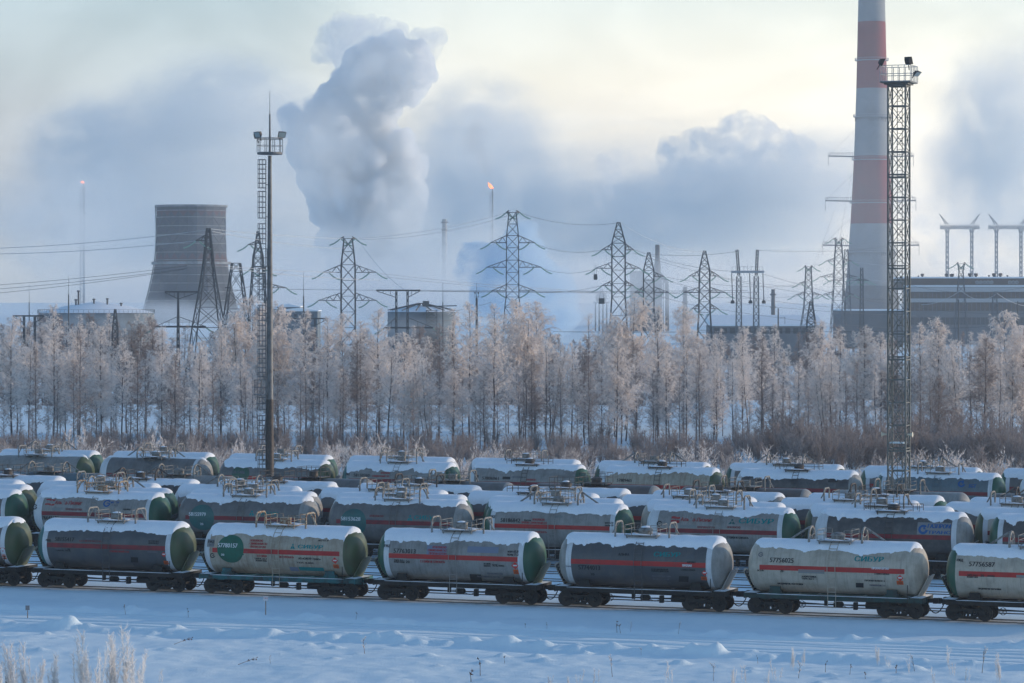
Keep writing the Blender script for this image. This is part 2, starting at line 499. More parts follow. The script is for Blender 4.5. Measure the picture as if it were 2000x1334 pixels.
def make_meshes():
    W = {}
    b = MB()      # barrel with weld beads
    prof = []
    for x in (-TXC, -3.62, -3.60, -3.50, -3.48, -1.75, -1.74, -1.69, -1.68, 1.68, 1.69, 1.74, 1.75, 3.48, 3.50, 3.60, 3.62, TXC):
        r = TR + (.005 if abs(abs(x) - 3.55) < .06 else .003 if abs(abs(x) - 1.715) < .03 else 0)
        prof.append((x, r))
    b.lathe(prof, 48, 'x', (0, 0, TZ), capa=False, capb=False)
    W['barrel'] = recalc(b.mesh('tank_barrel', radians(40)))
    b = MB()
    prof = []
    for i in range(13):
        a = pi / 2 * i / 12
        prof.append((THD * sin(a), max(.002, TR * cos(a) ** .86)))
    b.lathe(prof, 48, 'x', (TXC, 0, TZ), capa=False, capb=True)
    W['head'] = recalc(b.mesh('tank_head', radians(60)))
    b = MB()
    b.lathe([(-.17, TR + .004), (-.17, TR + .012), (.17, TR + .012), (.17, TR + .004)], 48, 'x', (TXC - .17, 0, TZ), capa=False, capb=False)
    W['band'] = recalc(b.mesh('end_band', radians(40)))
    # underframe
    b = MB()
    b.box((0, 0, .98), (10.9, .5, .34))
    for e in (-1, 1):
        b.box((0, e*1.36, 1.09), (10.7, .07, .24)); b.box((0, e*1.40, 1.20), (10.7, .13, .02)); b.box((0, e*1.40, .98), (10.7, .13, .02))
        b.box((e*5.37, 0, 1.08), (.08, 2.86, .30)); b.box((e*5.02, 0, 1.235), (.86, 2.7, .03))
        b.box((e*3.95, 0, 1.02), (.5, 2.6, .22))
        for x in (1.4, 2.6): b.box((e*x, 0, 1.03), (.12, 2.65, .16))
        for y in (-1, 1): b.box((e*3.55, y*.95, 1.30), (.75, .5, .26)); b.box((e*3.55, y*1.12, 1.52), (.62, .16, .3))
    for x0 in (-3.3, 1.0): b.box((x0 + 1.15, -1.18, 1.235), (2.3, .1, .06))
    W['frame'] = b.mesh('underframe')
    # brake gear hung under the frame
    b = MB()
    b.lathe([(-.32,.1),(-.3,.17),(.2,.17),(.28,.1)], 12, 'x', (.25, -.75, .68))
    b.lathe([(-.5,.08),(-.46,.2),(.46,.2),(.5,.08)], 14, 'x', (2.35, -.72, .66))
    b.box((1.28, -.8, .62), (.22, .3, .44)); b.box((-.55, -.7, .72), (.18, .2, .3))
    b.tube([(-2.7,-.8,.72),(-1.2,-.82,.66),(0,-.8,.7),(1.1,-.82,.64),(2.8,-.8,.7)], .022, 5)
    b.tube([(-2.9,.5,.6),(-.5,.5,.52),(2.7,.5,.6)], .03, 5)
    b.tube([(.5,-.9,.62),(.9,-.95,.5),(1.2,-.9,.6)], .02, 5)
    for k in range(12):      # hand brake wheel
        a0, a1 = 2*pi*k/12, 2*pi*(k+1)/12
        b.bar((-1.85+.21*cos(a0), -1.3, .66+.21*sin(a0)), (-1.85+.21*cos(a1), -1.3, .66+.21*sin(a1)), .03)
    for k in range(3):
        a0 = pi*k/3
        b.bar((-1.85+.2*cos(a0), -1.3, .66+.2*sin(a0)), (-1.85-.2*cos(a0), -1.3, .66-.2*sin(a0)), .02)
    b.bar((-1.85,-1.3,.66), (-1.85,-.5,.7), .04)
    W['brake'] = b.mesh('brake_gear')
    # bogie side frame
    b = MB()
    for e in (-1, 1):
        y0, y1 = (e*1.09 - .07, e*1.09 + .07)
        b.prism([(-1.15,.40),(-1.15,.56),(-.95,.66),(-.55,.71),(.55,.71),(.95,.66),(1.15,.56),(1.15,.40),(.72,.40),(.60,.56),(-.60,.56),(-.72,.40)], y0, y1)
        b.prism([(-.72,.40),(-.60,.46),(-.42,.30),(.42,.30),(.60,.46),(.72,.40),(.46,.19),(-.46,.19)], y0+.01, y1-.01)
        for x in (-.925, .925):
            b.box((x, e*1.12, .475), (.27, .2, .23)); b.lathe([(0,.1),(.04,.1)], 10, 'y', (x, e*1.22 - (.04 if e < 0 else 0), .475))
        for x in (-.22, 0, .22): b.lathe([(.30,.075),(.56,.075)], 8, 'z', (x, e*1.09, 0))
        for x in (-.5, .5): b.box((x, e*1.09, .5), (.07, .16, .3))
        b.box((-.42, e*1.2, .36), (.22, .05, .1)); b.box((.42, e*1.2, .36), (.22, .05, .1))
    b.box((0, 0, .62), (.46, 2.3, .24)); b.lathe([(.70,.2),(.82,.2)], 12, 'z')
    for x in (-.35, .35): b.tube([(x,-.85,.33),(x*1.1,0,.3),(x,.85,.33)], .03, 5)
    W['bogie'] = recalc(b.mesh('bogie'))
    b = MB()
    for e in (-1, 1):
        b.lathe([(-.07,.2),(-.065,.40),(-.07,.47),(.055,.475),(.06,.49),(.085,.49),(.085,.40),(.03,.36),(.02,.15),(.09,.13)], 28, 'y' , (0, e*.79, 0)) if e < 0 else \
        b.lathe([(-.09,.13),(-.02,.15),(-.03,.36),(-.085,.40),(-.085,.49),(-.06,.49),(-.055,.475),(.07,.47),(.065,.40),(.07,.2)], 28, 'y', (0, e*.79, 0))
    b.lathe([(-1.1,.075),(1.1,.075)], 10, 'y')
    W['wheelset'] = recalc(b.mesh('wheelset', radians(35)))
    # coupler and hose
    b = MB()
    b.box((5.62, 0, 1.02), (.5, .22, .24)); b.box((5.90, -.04, 1.02), (.24, .40, .32)); b.box((5.98,.16,1.02), (.14,.16,.28)); b.box((5.55,.0,1.22), (.16,.5,.06))
    W['coupler'] = b.mesh('coupler')
    b = MB()
    pts = []
    for i in range(13):
        t = i / 12
        pts.append((5.45 + 1.05 * t, -.42 + .06 * sin(t*3), .95 - .62 * sin(pi * t) ** .8))
    b.tube(pts, .033, 6)
    W['hose'] = b.mesh('air_hose', radians(60))
    # protective shield behind each head: leans outwards, ribbed
    b = MB()
    nx, nz = 14, 5
    def sp(i, j, e):
        y = -0.72 + 1.44 * i / nx; t = j / nz
        z = 1.27 + 1.30 * t - .16 * (y / 0.72) ** 2 * t
        return (5.12 + .62 * t - .16 * (y / 0.72) ** 2 + e, y, z)
    v = [sp(i, j, e) for e in (0, .05) for j in range(nz+1) for i in range(nx+1)]
    f = []; o = (nx+1)*(nz+1)
    for j in range(nz):
        for i in range(nx):
            a = j*(nx+1)+i
            f.append((a, a+nx+1, a+nx+2, a+1)); f.append((a+o, a+1+o, a+nx+2+o, a+nx+1+o))
    for j in range(nz):
        for i in (0, nx):
            a = j*(nx+1)+i; f.append((a, a+o, a+nx+1+o, a+nx+1))
    for i in range(nx):
        for j in (0, nz):
            a = j*(nx+1)+i; f.append((a, a+1, a+1+o, a+o))
    b.add(v, f)
    W['shield'] = recalc(b.mesh('head_shield', radians(40)))
    W['ribs'] = []
    for k in range(7):
        b = MB(); t = (k + .6) / 7.2
        c = [sp(i, 0, 0) for i in range(nx+1)]
        for i in range(nx):
            y0 = -0.72 + 1.44 * i / nx; y1 = -0.72 + 1.44 * (i+1) / nx
            p = lambda y: (5.12 + .62*t - .16*(y/0.72)**2 - .05, y, 1.27 + 1.3*t - .16*(y/0.72)**2*t)
            b.bar(p(y0), p(y1), .09, 0, .05)
        W['ribs'].append(b.mesh('rib'))
    # hatch column, flat capped and domed
    b = MB()
    b.lathe([(.0,.42),(.03,.46),(.14,.46),(.15,.37),(.50,.37),(.51,.40),(.56,.40),(.57,.36)], 20, 'z', (0,0,TZ+TR-.02))
    W['hatch'] = recalc(b.mesh('hatch', radians(35)))
    b = MB()
    b.lathe([(.0,.44),(.12,.46),(.13,.40),(.34,.41),(.35,.46),(.42,.46),(.50,.38),(.56,.24),(.585,.08)], 20, 'z', (0,0,TZ+TR-.02))
    W['dome'] = recalc(b.mesh('hatch', radians(35)))
    b = MB()
    b.lathe([(0,.30),(.05,.26),(.09,.12),(.1,.02)], 14, 'z', (0,0,TZ+TR+.535))
    W['hatchsnow'] = recalc(b.mesh('hatch_snow', radians(60)))
    # platform round the hatch
    b = MB()
    z = TZ + TR + .10
    b.box((0,-.68,z), (2.1,.56,.045)); b.box((0,.68,z), (2.1,.56,.045)); b.box((-.77,0,z), (.56,.8,.045)); b.box((.77,0,z), (.56,.8,.045))
    for x in (-.95,.95):
        for y in (-.85,.85): b.bar((x,y,z-.02), (x*.95,y*.9,TZ+sqrt(TR**2-.77**2)-.02), .06)
    W['platform'] = b.mesh('platform')
    b = MB()
    z2 = z + .023
    for (cx, cy, dx, dy) in ((-.1,-.72,1.9,.42),(.15,.7,1.7,.44),(-.8,.1,.4,.8),(.82,-.1,.36,.7)):
        n = 14; v = [(cx, cy, z2+.07)]; rr = random.Random(int(cx*100))
        for k in range(n):
            a = 2*pi*k/n; q = rr.uniform(.8,1.0)
            v.append((cx+dx/2*q*max(-1,min(1,1.25*cos(a))), cy+dy/2*q*max(-1,min(1,1.25*sin(a))), z2+.001))
        b.add(v, [(0,1+k,1+(k+1)%n) for k in range(n)])
    W['platsnow'] = recalc(b.mesh('platform_snow', radians(80)))
    # railing variants
    def rail(hh, xo, yo, gap):
        b = MB(); y = -yo       # one side with its half of the end rails; the other side is the same turned round
        for x in (-xo, -xo+.42, xo-.42, xo): b.bar((x,y,z+.02), (x,y,z+hh), .035)
        for zz in (hh, hh*.55):
            b.bar((-xo,y,z+zz), (xo,y,z+zz), .03) if not gap or zz < hh else (b.bar((-xo,y,z+zz), (-xo+.42,y,z+zz), .03), b.bar((xo-.42,y,z+zz), (xo,y,z+zz), .03))
            for x in (-xo, xo): b.bar((x,-yo,z+zz), (x,-.01,z+zz), .03)
        return b.mesh('railing')
    W['railA'] = rail(.62, 1.03, .93, True)
    W['railB'] = rail(.80, 1.03, .93, False)
    W['railC'] = rail(.46, 1.9, .60, False)
    # guard hoops across the tank, type with a short strut and type with a long brace
    def hoop_pts(w, h):
        zt = TZ + TR; pts = []
        zb = TZ + sqrt(TR**2 - w*w) - .03
        pts.append((0,-w,zb)); pts.append((0,-w,zt+h-.32))
        for k in range(1, 8):
            a = pi * k / 8
            pts.append((0,-w+.32*(1-cos(a/2)) if k < 4 else 0, 0))
        out = [(0,-w,zb),(0,-w,zt+h-.30)]
        for k in range(1,5):
            a = pi/2*k/4; out.append((0,-w+.3*(1-cos(a)), zt+h-.3+.3*sin(a)))
        for k in range(4,-1,-1):
            a = pi/2*k/4; out.append((0,w-.3*(1-cos(a)), zt+h-.3+.3*sin(a)))
        out.append((0,w,zb))
        return out
    b = MB()
    b.tube([(1.72+.0,y,zz) for (_,y,zz) in hoop_pts(.70,.86)], .062, 8)
    b.tube([(1.72,0,TZ+TR+.80),(1.80,0,TZ+TR+.70),(2.20,0,TZ+TR-.02)], .052, 7)
    W['hoopA'] = b.mesh('guard_hoop', radians(50))
    b = MB()
    pts = [(1.62,-.62,TZ+sqrt(TR**2-.62**2)-.03)]
    for k in range(11):
        a = pi - pi*k/10; pts.append((1.62, .62*cos(a), TZ+TR+.24+.62*sin(a)))
    pts.append((1.62,.62,TZ+sqrt(TR**2-.62**2)-.03))
    b.tube(pts, .075, 8)
    b.tube([(1.62,0,TZ+TR+.85),(1.8,0,TZ+TR+.80),(3.05,0,TZ+TR-.01)], .06, 8)
    for y in (-.58,.58): b.tube([(1.62,y,TZ+TR+.42),(1.62,0,TZ+TR+.30)], .035, 6)
    b.tube([(1.62,0,TZ+TR+.30),(1.62,0,TZ+TR-.02)], .05, 6)
    W['hoopB'] = b.mesh('guard_hoop', radians(50))
    # ladder down the near flank
    b = MB()
    def lp(x, phi, o=.11): return (x, -(TR+o)*cos(phi), TZ + (TR+o)*sin(phi))
    for x in (-.24, .24):
        pts = [lp(x, radians(a)) for a in range(78, -32, -10)]
        pts += [(x, -1.46, TZ-1.0), (x, -1.46, 1.25), (x, -1.46, .52)]
        b.tube(pts, .021, 5)
    for a in range(72, -30, -13): b.bar(lp(-.24, radians(a)), lp(.24, radians(a)), .024, 0, .04)
    for zz in (1.75, 1.45, .84, .54): b.bar((-.24,-1.46,zz), (.24,-1.46,zz), .03)
    W['ladder'] = b.mesh('ladder')
    # step iron at the end of the frame
    b = MB()
    for x in (4.55, 4.95): b.bar((x,-1.44,2.0 if x < 4.7 else 1.1), (x,-1.44,.42), .035)
    for zz in (.45,.78): b.bar((4.55,-1.44,zz), (4.95,-1.44,zz), .05)
    W['steps'] = b.mesh('end_steps')
    # snow lying on the frame ends and along the sole bar
    b = MB()
    for e in (-1, 1):
        rr = random.Random(3 + e)
        v = []; n = 9
        for j in range(n):
            for i in range(5):
                x = e*(4.66 + .76*i/4); y = -1.3 + 2.6*j/(n-1)
                h = .07*rr.uniform(.4,1) if (0 < i < 4 and 0 < j < n-1) else .0
                v.append((x, y, 1.252 + h))
        b.add(v, [(j*5+i, j*5+i+1, (j+1)*5+i+1, (j+1)*5+i) for j in range(n-1) for i in range(4)])
    rr = random.Random(9); k = 90; v = []
    for i in range(k+1):
        x = -4.6 + 9.2*i/k; w = .04 + .05*max(0, noise.noise((x*.7, 2, 2)) + .35)
        v += [(x,-1.455,1.212), (x,-1.43,1.212+w*.45), (x,-1.33,1.212)]
    b.add(v, [q for i in range(k) for q in ((3*i,3*i+3,3*i+4,3*i+1),(3*i+1,3*i+4,3*i+5,3*i+2))])
    W['framesnow'] = recalc(b.mesh('frame_snow', radians(60)))
    # far rows: everything under the tank in one mesh, no smaller parts
    return W
WM = make_meshes()

def snow_cap_mesh(seed, base, amp, step, ends=(1, 1), bare=None):
    """ragged blanket of snow on the barrel and over the heads; base = half angle that it covers"""
    rnd = random.Random(seed)
    V = []; F = []
    x0 = -(TXC + THD * (.62 if ends[0] else .1)); x1 = TXC + THD * (.62 if ends[1] else .1)
    n = int((x1 - x0) / step); NT = 12
    T = rnd.uniform(.08, .13)
    def edge(x, side):
        y = side * 37.0 + seed * 3.17
        e = base - 2 + amp * (1.5 * noise.noise((x * .30, y, 1)) + 1.1 * noise.noise((x * .9, y, 2)) + .45 * noise.noise((x * 3.4, y, 3)))
        st = noise.noise((math.floor(x * 3.1 + noise.noise((x * 2, y, 7))) * 7.7, y, 9))       # little steps where pieces broke off
        e += amp * .5 * st + amp * .12 * noise.noise((x * 11, y, 4))
        for c in (-3.55, 3.55, -1.715, 1.715):
            if abs(x - c) < .09: e += amp * .55
        a = abs(x) - TXC + .05
        if a > 0:
            u = min(1, a / (THD * .62))
            e *= (1 - .80 * u ** 1.4) * (1 + .3 * noise.noise((x * 6, y, 5)))
        if bare:
            for (c, w, k) in bare:
                e -= k * math.exp(-((x - c) / w) ** 4)
        return radians(max(2, min(88, e)))
    for i in range(n + 1):
        x = x0 + (x1 - x0) * i / n
        a = abs(x) - TXC
        R = TR if a <= 0 else TR * max(.05, sqrt(max(0, 1 - (a / THD) ** 2))) ** .86
        e0, e1 = edge(x, 0), edge(x, 1)
        thin = 1.0 if a < 0 else max(.3, 1 - .7 * a / THD)
        for j in range(NT + 1):
            u = j / NT
            th = -e0 + (e0 + e1) * u                    # negative: camera side
            d = min(u, 1 - u) * 2 * (e0 + e1) / 2 * R
            t = T * thin * min(1, (max(0, d) / .22)) ** .5 + .014
            if j in (0, NT): t = .002
            if i in (0, n): t = .002
            t *= 1 + .25 * noise.noise((x * 1.3, th * 2, seed))
            V.append((x, (R + t) * sin(th), TZ + (R + t) * cos(th)))
    for i in range(n):
        for j in range(NT):
            a = i * (NT + 1) + j
            F.append((a, a + NT + 1, a + NT + 2, a + 1))
    me = bpy.data.meshes.new('snow_cap'); me.from_pydata(V, [], F)
    me.polygons.foreach_set('use_smooth', [True] * len(F))
    me.set_sharp_from_angle(angle=radians(50)); me.update()
    return recalc(me)

# ---- lettering
_tcache = {}
def glyphs(s):
    """flat outline text, cap height 1, as (verts, faces, width)"""
    if s in _tcache: return _tcache[s]
    cu = bpy.data.curves.new('lettering', 'FONT'); cu.body = s; cu.size = 1.37; cu.resolution_u = 2; cu.fill_mode = 'FRONT'
    o = bpy.data.objects.new('lettering', cu); COL.objects.link(o)
    me = bpy.data.meshes.new_from_object(o.evaluated_get(bpy.context.evaluated_depsgraph_get()))
    bm = bmesh.new(); bm.from_mesh(me)
    bpy.data.objects.remove(o); bpy.data.curves.remove(cu); bpy.data.meshes.remove(me)
    for zz in (.25, .5, .75):
        bmesh.ops.bisect_plane(bm, geom=bm.verts[:] + bm.edges[:] + bm.faces[:], plane_co=(0, zz, 0), plane_no=(0, 1, 0))
    bm.verts.index_update()
    v = [(p.co.x, p.co.y) for p in bm.verts]; f = [tuple(p.index for p in q.verts) for q in bm.faces]
    bm.free()
    x0 = min(p[0] for p in v); x1 = max(p[0] for p in v)
    v = [(p[0] - x0, p[1]) for p in v]
    _tcache[s] = (v, f, x1 - x0)
    return _tcache[s]

def wrap(pts, off):
    """flat (along, up) in metres on the near flank -> on the tank surface"""
    return [(u, -(TR + off) * cos(w / TR), TZ + (TR + off) * sin(w / TR)) for u, w in pts]

def text_on(mb, s, x0, x1, wc, h, m, off=.018, bold=0, slant=0):
    v, f, wd = glyphs(s)
    k = (x1 - x0) / wd
    pts = [(x0 + p[0] * k + slant * p[1] * h, wc - h / 2 + p[1] * h) for p in v]
    mb.add(wrap(pts, off), f, m)
    if bold:
        for dx in (bold, -bold): mb.add(wrap([(a + dx, b) for a, b in pts], off + .002 + dx * .02), f, m)

def patch(mb, x0, x1, w0, w1, m, off=.011, skew=0):
    nx, nw = max(1, int((x1 - x0) / 1.0)), max(1, int((w1 - w0) / .12))
    pts = [(x0 + (x1 - x0) * i / nx + skew * j / nw, w0 + (w1 - w0) * j / nw) for j in range(nw + 1) for i in range(nx + 1)]
    mb.add(wrap(pts, off), [(j*(nx+1)+i, j*(nx+1)+i+1, (j+1)*(nx+1)+i+1, (j+1)*(nx+1)+i) for j in range(nw) for i in range(nx)], m)

def disc(mb, xc, wc, r, m, off=.010, n=40, rings=6, a0=0, a1=2*pi, cut=None, inner=0):
    pts = []
    for k in range(rings + 1):
        rr = inner + (r - inner) * k / rings
        for j in range(n + 1):
            a = a0 + (a1 - a0) * j / n
            x = xc + rr * cos(a); w = wc + rr * sin(a)
            if cut is not None: x = max(cut, x)
            pts.append((x, w))
    mb.add(wrap(pts, off), [(k*(n+1)+j, k*(n+1)+j+1, (k+1)*(n+1)+j+1, (k+1)*(n+1)+j) for k in range(rings) for j in range(n)], m)

INKS = ['ink', 'inkred', 'inkwhite', 'inkteal', 'inkblue', 'inkgrey', 'inkgreen', 'patchblue', 'patchgrey', 'paint_teal', 'orange', 'hazard', 'paint_green']
def ink(n): return INKS.index(n)

class Tank:
    """lays markings out on one wagon: photo pixels are turned into places on the flank by intersecting the sight line with the tank"""
    def __init__(s, root_x, root_y):
        s.o = (root_x, root_y)
    def loc(s, px, py):
        d = Vector(((px - 1000) / FPX, 1.0, -(py - HORIZON) / FPX))
        ox, oy = -s.o[0], -s.o[1]
        o = Vector((ox * CA - oy * SA, ox * SA + oy * CA, CAM_H))
        d = Vector((d.x * CA - d.y * SA, d.x * SA + d.y * CA, d.z))
        a = d.y ** 2 + d.z ** 2; b = 2 * (o.y * d.y + (o.z - TZ) * d.z); c = o.y ** 2 + (o.z - TZ) ** 2 - TR ** 2
        q = b * b - 4 * a * c
        t = (-b - sqrt(max(0, q))) / (2 * a)
        p = o + d * t
        return p.x, TR * atan2(p.z - TZ, -p.y)
def markings(root, tk, items):
    groups = {}
    for it in items:
        kind = it[0]
        nm = {'t': 'lettering', 'b': 'lettering', 'num': 'wagon_number', 'rect': 'paint_patch', 'disc': 'painted_disc', 'halfdisc': 'painted_disc',
              'dia': 'hazard_diamond', 'plate': 'hazard_plate', 'black': 'paint_patch', 'tri': 'emblem', 'ring': 'emblem', 'flag': 'emblem', 'flame': 'emblem', 'bar': 'paint_patch'}[kind]
        mb = MB()
        if kind in ('t', 'b', 'num'):
            _, s, xa, xb, yc, hp, mk = it[:7]
            x0, w = tk.loc(xa, yc); x1, _ = tk.loc(xb, yc)
            _, wa = tk.loc((xa+xb)/2, yc - hp/2); _, wb = tk.loc((xa+xb)/2, yc + hp/2)
            text_on(mb, s, x0, x1, (wa+wb)/2, wa - wb, 0, bold=.022 if kind == 'b' else .010, slant=.12 if kind == 'b' else 0)
            mats = [M[mk]]
        elif kind in ('rect', 'black', 'bar'):
            _, xa, xb, ya, yb, mk = it[:6]
            x0, w1 = tk.loc(xa, ya); x1, _ = tk.loc(xb, ya); _, w0 = tk.loc(xa, yb)
            patch(mb, x0, x1, w0, w1, 0, skew=it[6] if len(it) > 6 else 0); mats = [M[mk]]
        elif kind == 'disc':
            _, xc, yc, r, cutpx, mk = it
            x, w = tk.loc(xc, yc); cx, _ = tk.loc(cutpx, yc)
            disc(mb, x, w, r, 0, cut=cx); mats = [M[mk]]
        elif kind == 'dia':
            _, xc, yc, r = it[:4]
            x, w = tk.loc(xc, yc)
            q = [(x-r, w), (x, w-r), (x+r, w), (x, w+r)]
            mb.add(wrap([(x, w)] + q, .012), [(0,1,2),(0,2,3),(0,3,4),(0,4,1)], 0)
            i = r * .55
            mb.add(wrap([(x-i, w-.02), (x+i, w-.02), (x+i, w+.06), (x-i, w+.06)], .018), [(0,1,2,3)], 1)
            mats = [M['hazard'], M['inkwhite']]
        elif kind == 'plate':
            _, xa, xb, ya, yb = it
            x0, w1 = tk.loc(xa, ya); x1, w0 = tk.loc(xb, yb)
            patch(mb, x0, x1, w0, w1, 0, off=.012)
            text_on(mb, '23', x0+.1, x1-.1, w1-(w1-w0)*.27, (w1-w0)*.32, 1, off=.018)
            text_on(mb, '1965', x0+.05, x1-.05, w1-(w1-w0)*.74, (w1-w0)*.32, 1, off=.018)
            patch(mb, x0+.02, x1-.02, (w0+w1)/2-.008, (w0+w1)/2+.008, 1, off=.018)
            mats = [M['orange'], M['ink']]
        elif kind == 'tri':
            _, xa, xb, ya, yb, mk = it
            x0, w1 = tk.loc(xa, ya); x1, w0 = tk.loc(xb, yb); xm = (x0+x1)/2; wd = x1-x0; ht = w1-w0
            mb.add(wrap([(xm-.12*wd, w1), (xm+.12*wd, w1), (xm+.18*wd, w0+.62*ht), (xm-.18*wd, w0+.62*ht)], .014), [(0,3,2,1)], 0)
            mb.add(wrap([(x0, w0), (xm-.04*wd, w0), (xm-.04*wd, w0+.5*ht), (xm-.24*wd, w0+.5*ht)], .014), [(0,1,2,3)], 0)
            mb.add(wrap([(xm+.04*wd, w0), (x1, w0), (xm+.24*wd, w0+.5*ht), (xm+.04*wd, w0+.5*ht)], .014), [(0,1,2,3)], 0)
            mats = [M[mk]]
        elif kind == 'ring':
            _, xc, yc, r, mk = it
            x, w = tk.loc(xc, yc)
            disc(mb, x, w, r, 0, a0=.5, a1=2*pi-.15, inner=r*.62, rings=2, off=.014)
            patch(mb, x-.02, x+r*.8, w-r*.12, w+r*.14, 0, off=.014)
            mats = [M[mk]]
        elif kind == 'flag':
            _, xa, xb, ya, yb, mk = it
            x0, w1 = tk.loc(xa, ya); x1, w0 = tk.loc(xb, yb); n = 8
            pts = []
            for j in (0, 1):
                for i in range(n+1):
                    pts.append((x0+(x1-x0)*i/n, (w0 if j == 0 else w1) + .03*sin(2*pi*i/n)))
            mb.add(wrap(pts, .014), [(i, i+1, n+2+i, n+1+i) for i in range(n)], 0)
            disc(mb, (x0+x1)/2-.08, (w0+w1)/2, .06, 1, inner=.03, rings=1, n=14, off=.02); disc(mb, (x0+x1)/2+.09, (w0+w1)/2, .06, 1, inner=.03, rings=1, n=14, off=.02)
            mats = [M[mk], M['patchgrey']]
        elif kind == 'flame':
            _, xc, yc, r, mk = it
            x, w = tk.loc(xc, yc)
            disc(mb, x, w, r, 0, a0=.25*pi, a1=1.95*pi, inner=r*.5, rings=2, off=.014)
            mb.add(wrap([(x, w), (x+r*.55, w), (x+r*.62, w+r*.5), (x+r*.30, w+r*1.5), (x+r*.05, w+r*.6)], .016), [(0,1,2,3,4)], 0)
            mats = [M[mk]]
        put(nm, mb.mesh(nm), mats, root)

def add_part(root, key, m, name=None, flip=False):
    o = put(name or WM[key].name.split('.')[0], WM[key], [M[m]], root, objmat=True)
    if flip: o.rotation_euler = (0, 0, pi)
    return o

def stripe(root, m, half=.145, x0=-TXC+.22, x1=TXC-.22, wc=0.0):
    mb = MB(); patch(mb, x0, x1, wc-half, wc+half, 0, off=.008)
    put('red_band', mb.mesh('red_band'), [M[m]], root)

BOGIE_X = 3.95
def make_wagon(s, n, label, group, body, headl, headr, hoop='A', snow=62, amp=9, band=None, red='red', frame='black', detail=2,
               hatch='hatch', rail=None, items=(), bare=None, gear='steel', seed=1, ends=(1, 1), platsnow=True):
    x, y = sn(s, n)
    root = thing('tank_wagon', label, 'tank wagon', (x, y, 0), -ALPHA, group)
    add_part(root, 'barrel', body)
    add_part(root, 'head', headr); add_part(root, 'head', headl, flip=True)
    if band:
        add_part(root, 'band', band); add_part(root, 'band', band, flip=True)
    if red: stripe(root, red)
    if snow:
        put('snow_cap', snow_cap_mesh(seed, snow, amp, .07 if detail > 1 else .11, ends, bare), [M['snow_cap']], root)
    add_part(root, hatch, gear)
    if platsnow:
        add_part(root, 'platsnow', 'snow_cap')
        if seed % 3 != 1: add_part(root, 'hatchsnow', 'snow_cap')
    add_part(root, 'platform', 'darksteel' if hoop == 'C' else gear)
    rk = rail or {'A': 'railA', 'B': 'railA', 'C': 'railC'}[hoop]
    add_part(root, rk, 'darksteel' if hoop == 'C' else gear, 'railing'); add_part(root, rk, 'darksteel' if hoop == 'C' else gear, 'railing', flip=True)
    if hoop in 'AB':
        hk = 'hoop' + hoop
        add_part(root, hk, gear); add_part(root, hk, gear, flip=True)
    add_part(root, 'ladder', 'darksteel' if hoop == 'C' else body)
    fr = add_part(root, 'frame', frame)
    if detail >= 1:
        if detail > 1:
            add_part(root, 'brake', 'black'); add_part(root, 'hose', 'black'); add_part(root, 'steps', 'black'); add_part(root, 'framesnow', 'snow_cap')
        add_part(root, 'coupler', 'black'); add_part(root, 'coupler', 'black', flip=True)
    for e in (0, 1):
        sh = add_part(root, 'shield', {'paint_green': 'paint_olive'}.get(headr, headr) if detail > 1 else 'steel', flip=bool(e))
        if detail > 1 and e:
            for rm in WM['ribs']: put('rib', rm, [M['black']], sh, objmat=True)
    for e in (-1, 1):
        bg = add_part(root, 'bogie', 'black'); bg.location = (e * BOGIE_X, 0, 0)
        for d in (-1, 1):
            w = put('wheelset', WM['wheelset'], [M['wheel']], bg, (d * .925, 0, .475), objmat=True)
    if items: markings(root, Tank(x, y), items)
    return root
# ---------------------------------------------------------------- the eight rows of wagons
def s_at(px, n):
    q = (px - 1000) / FPX
    return (q * (Z0 + n * CA) - n * SA) / (CA + q * SA)

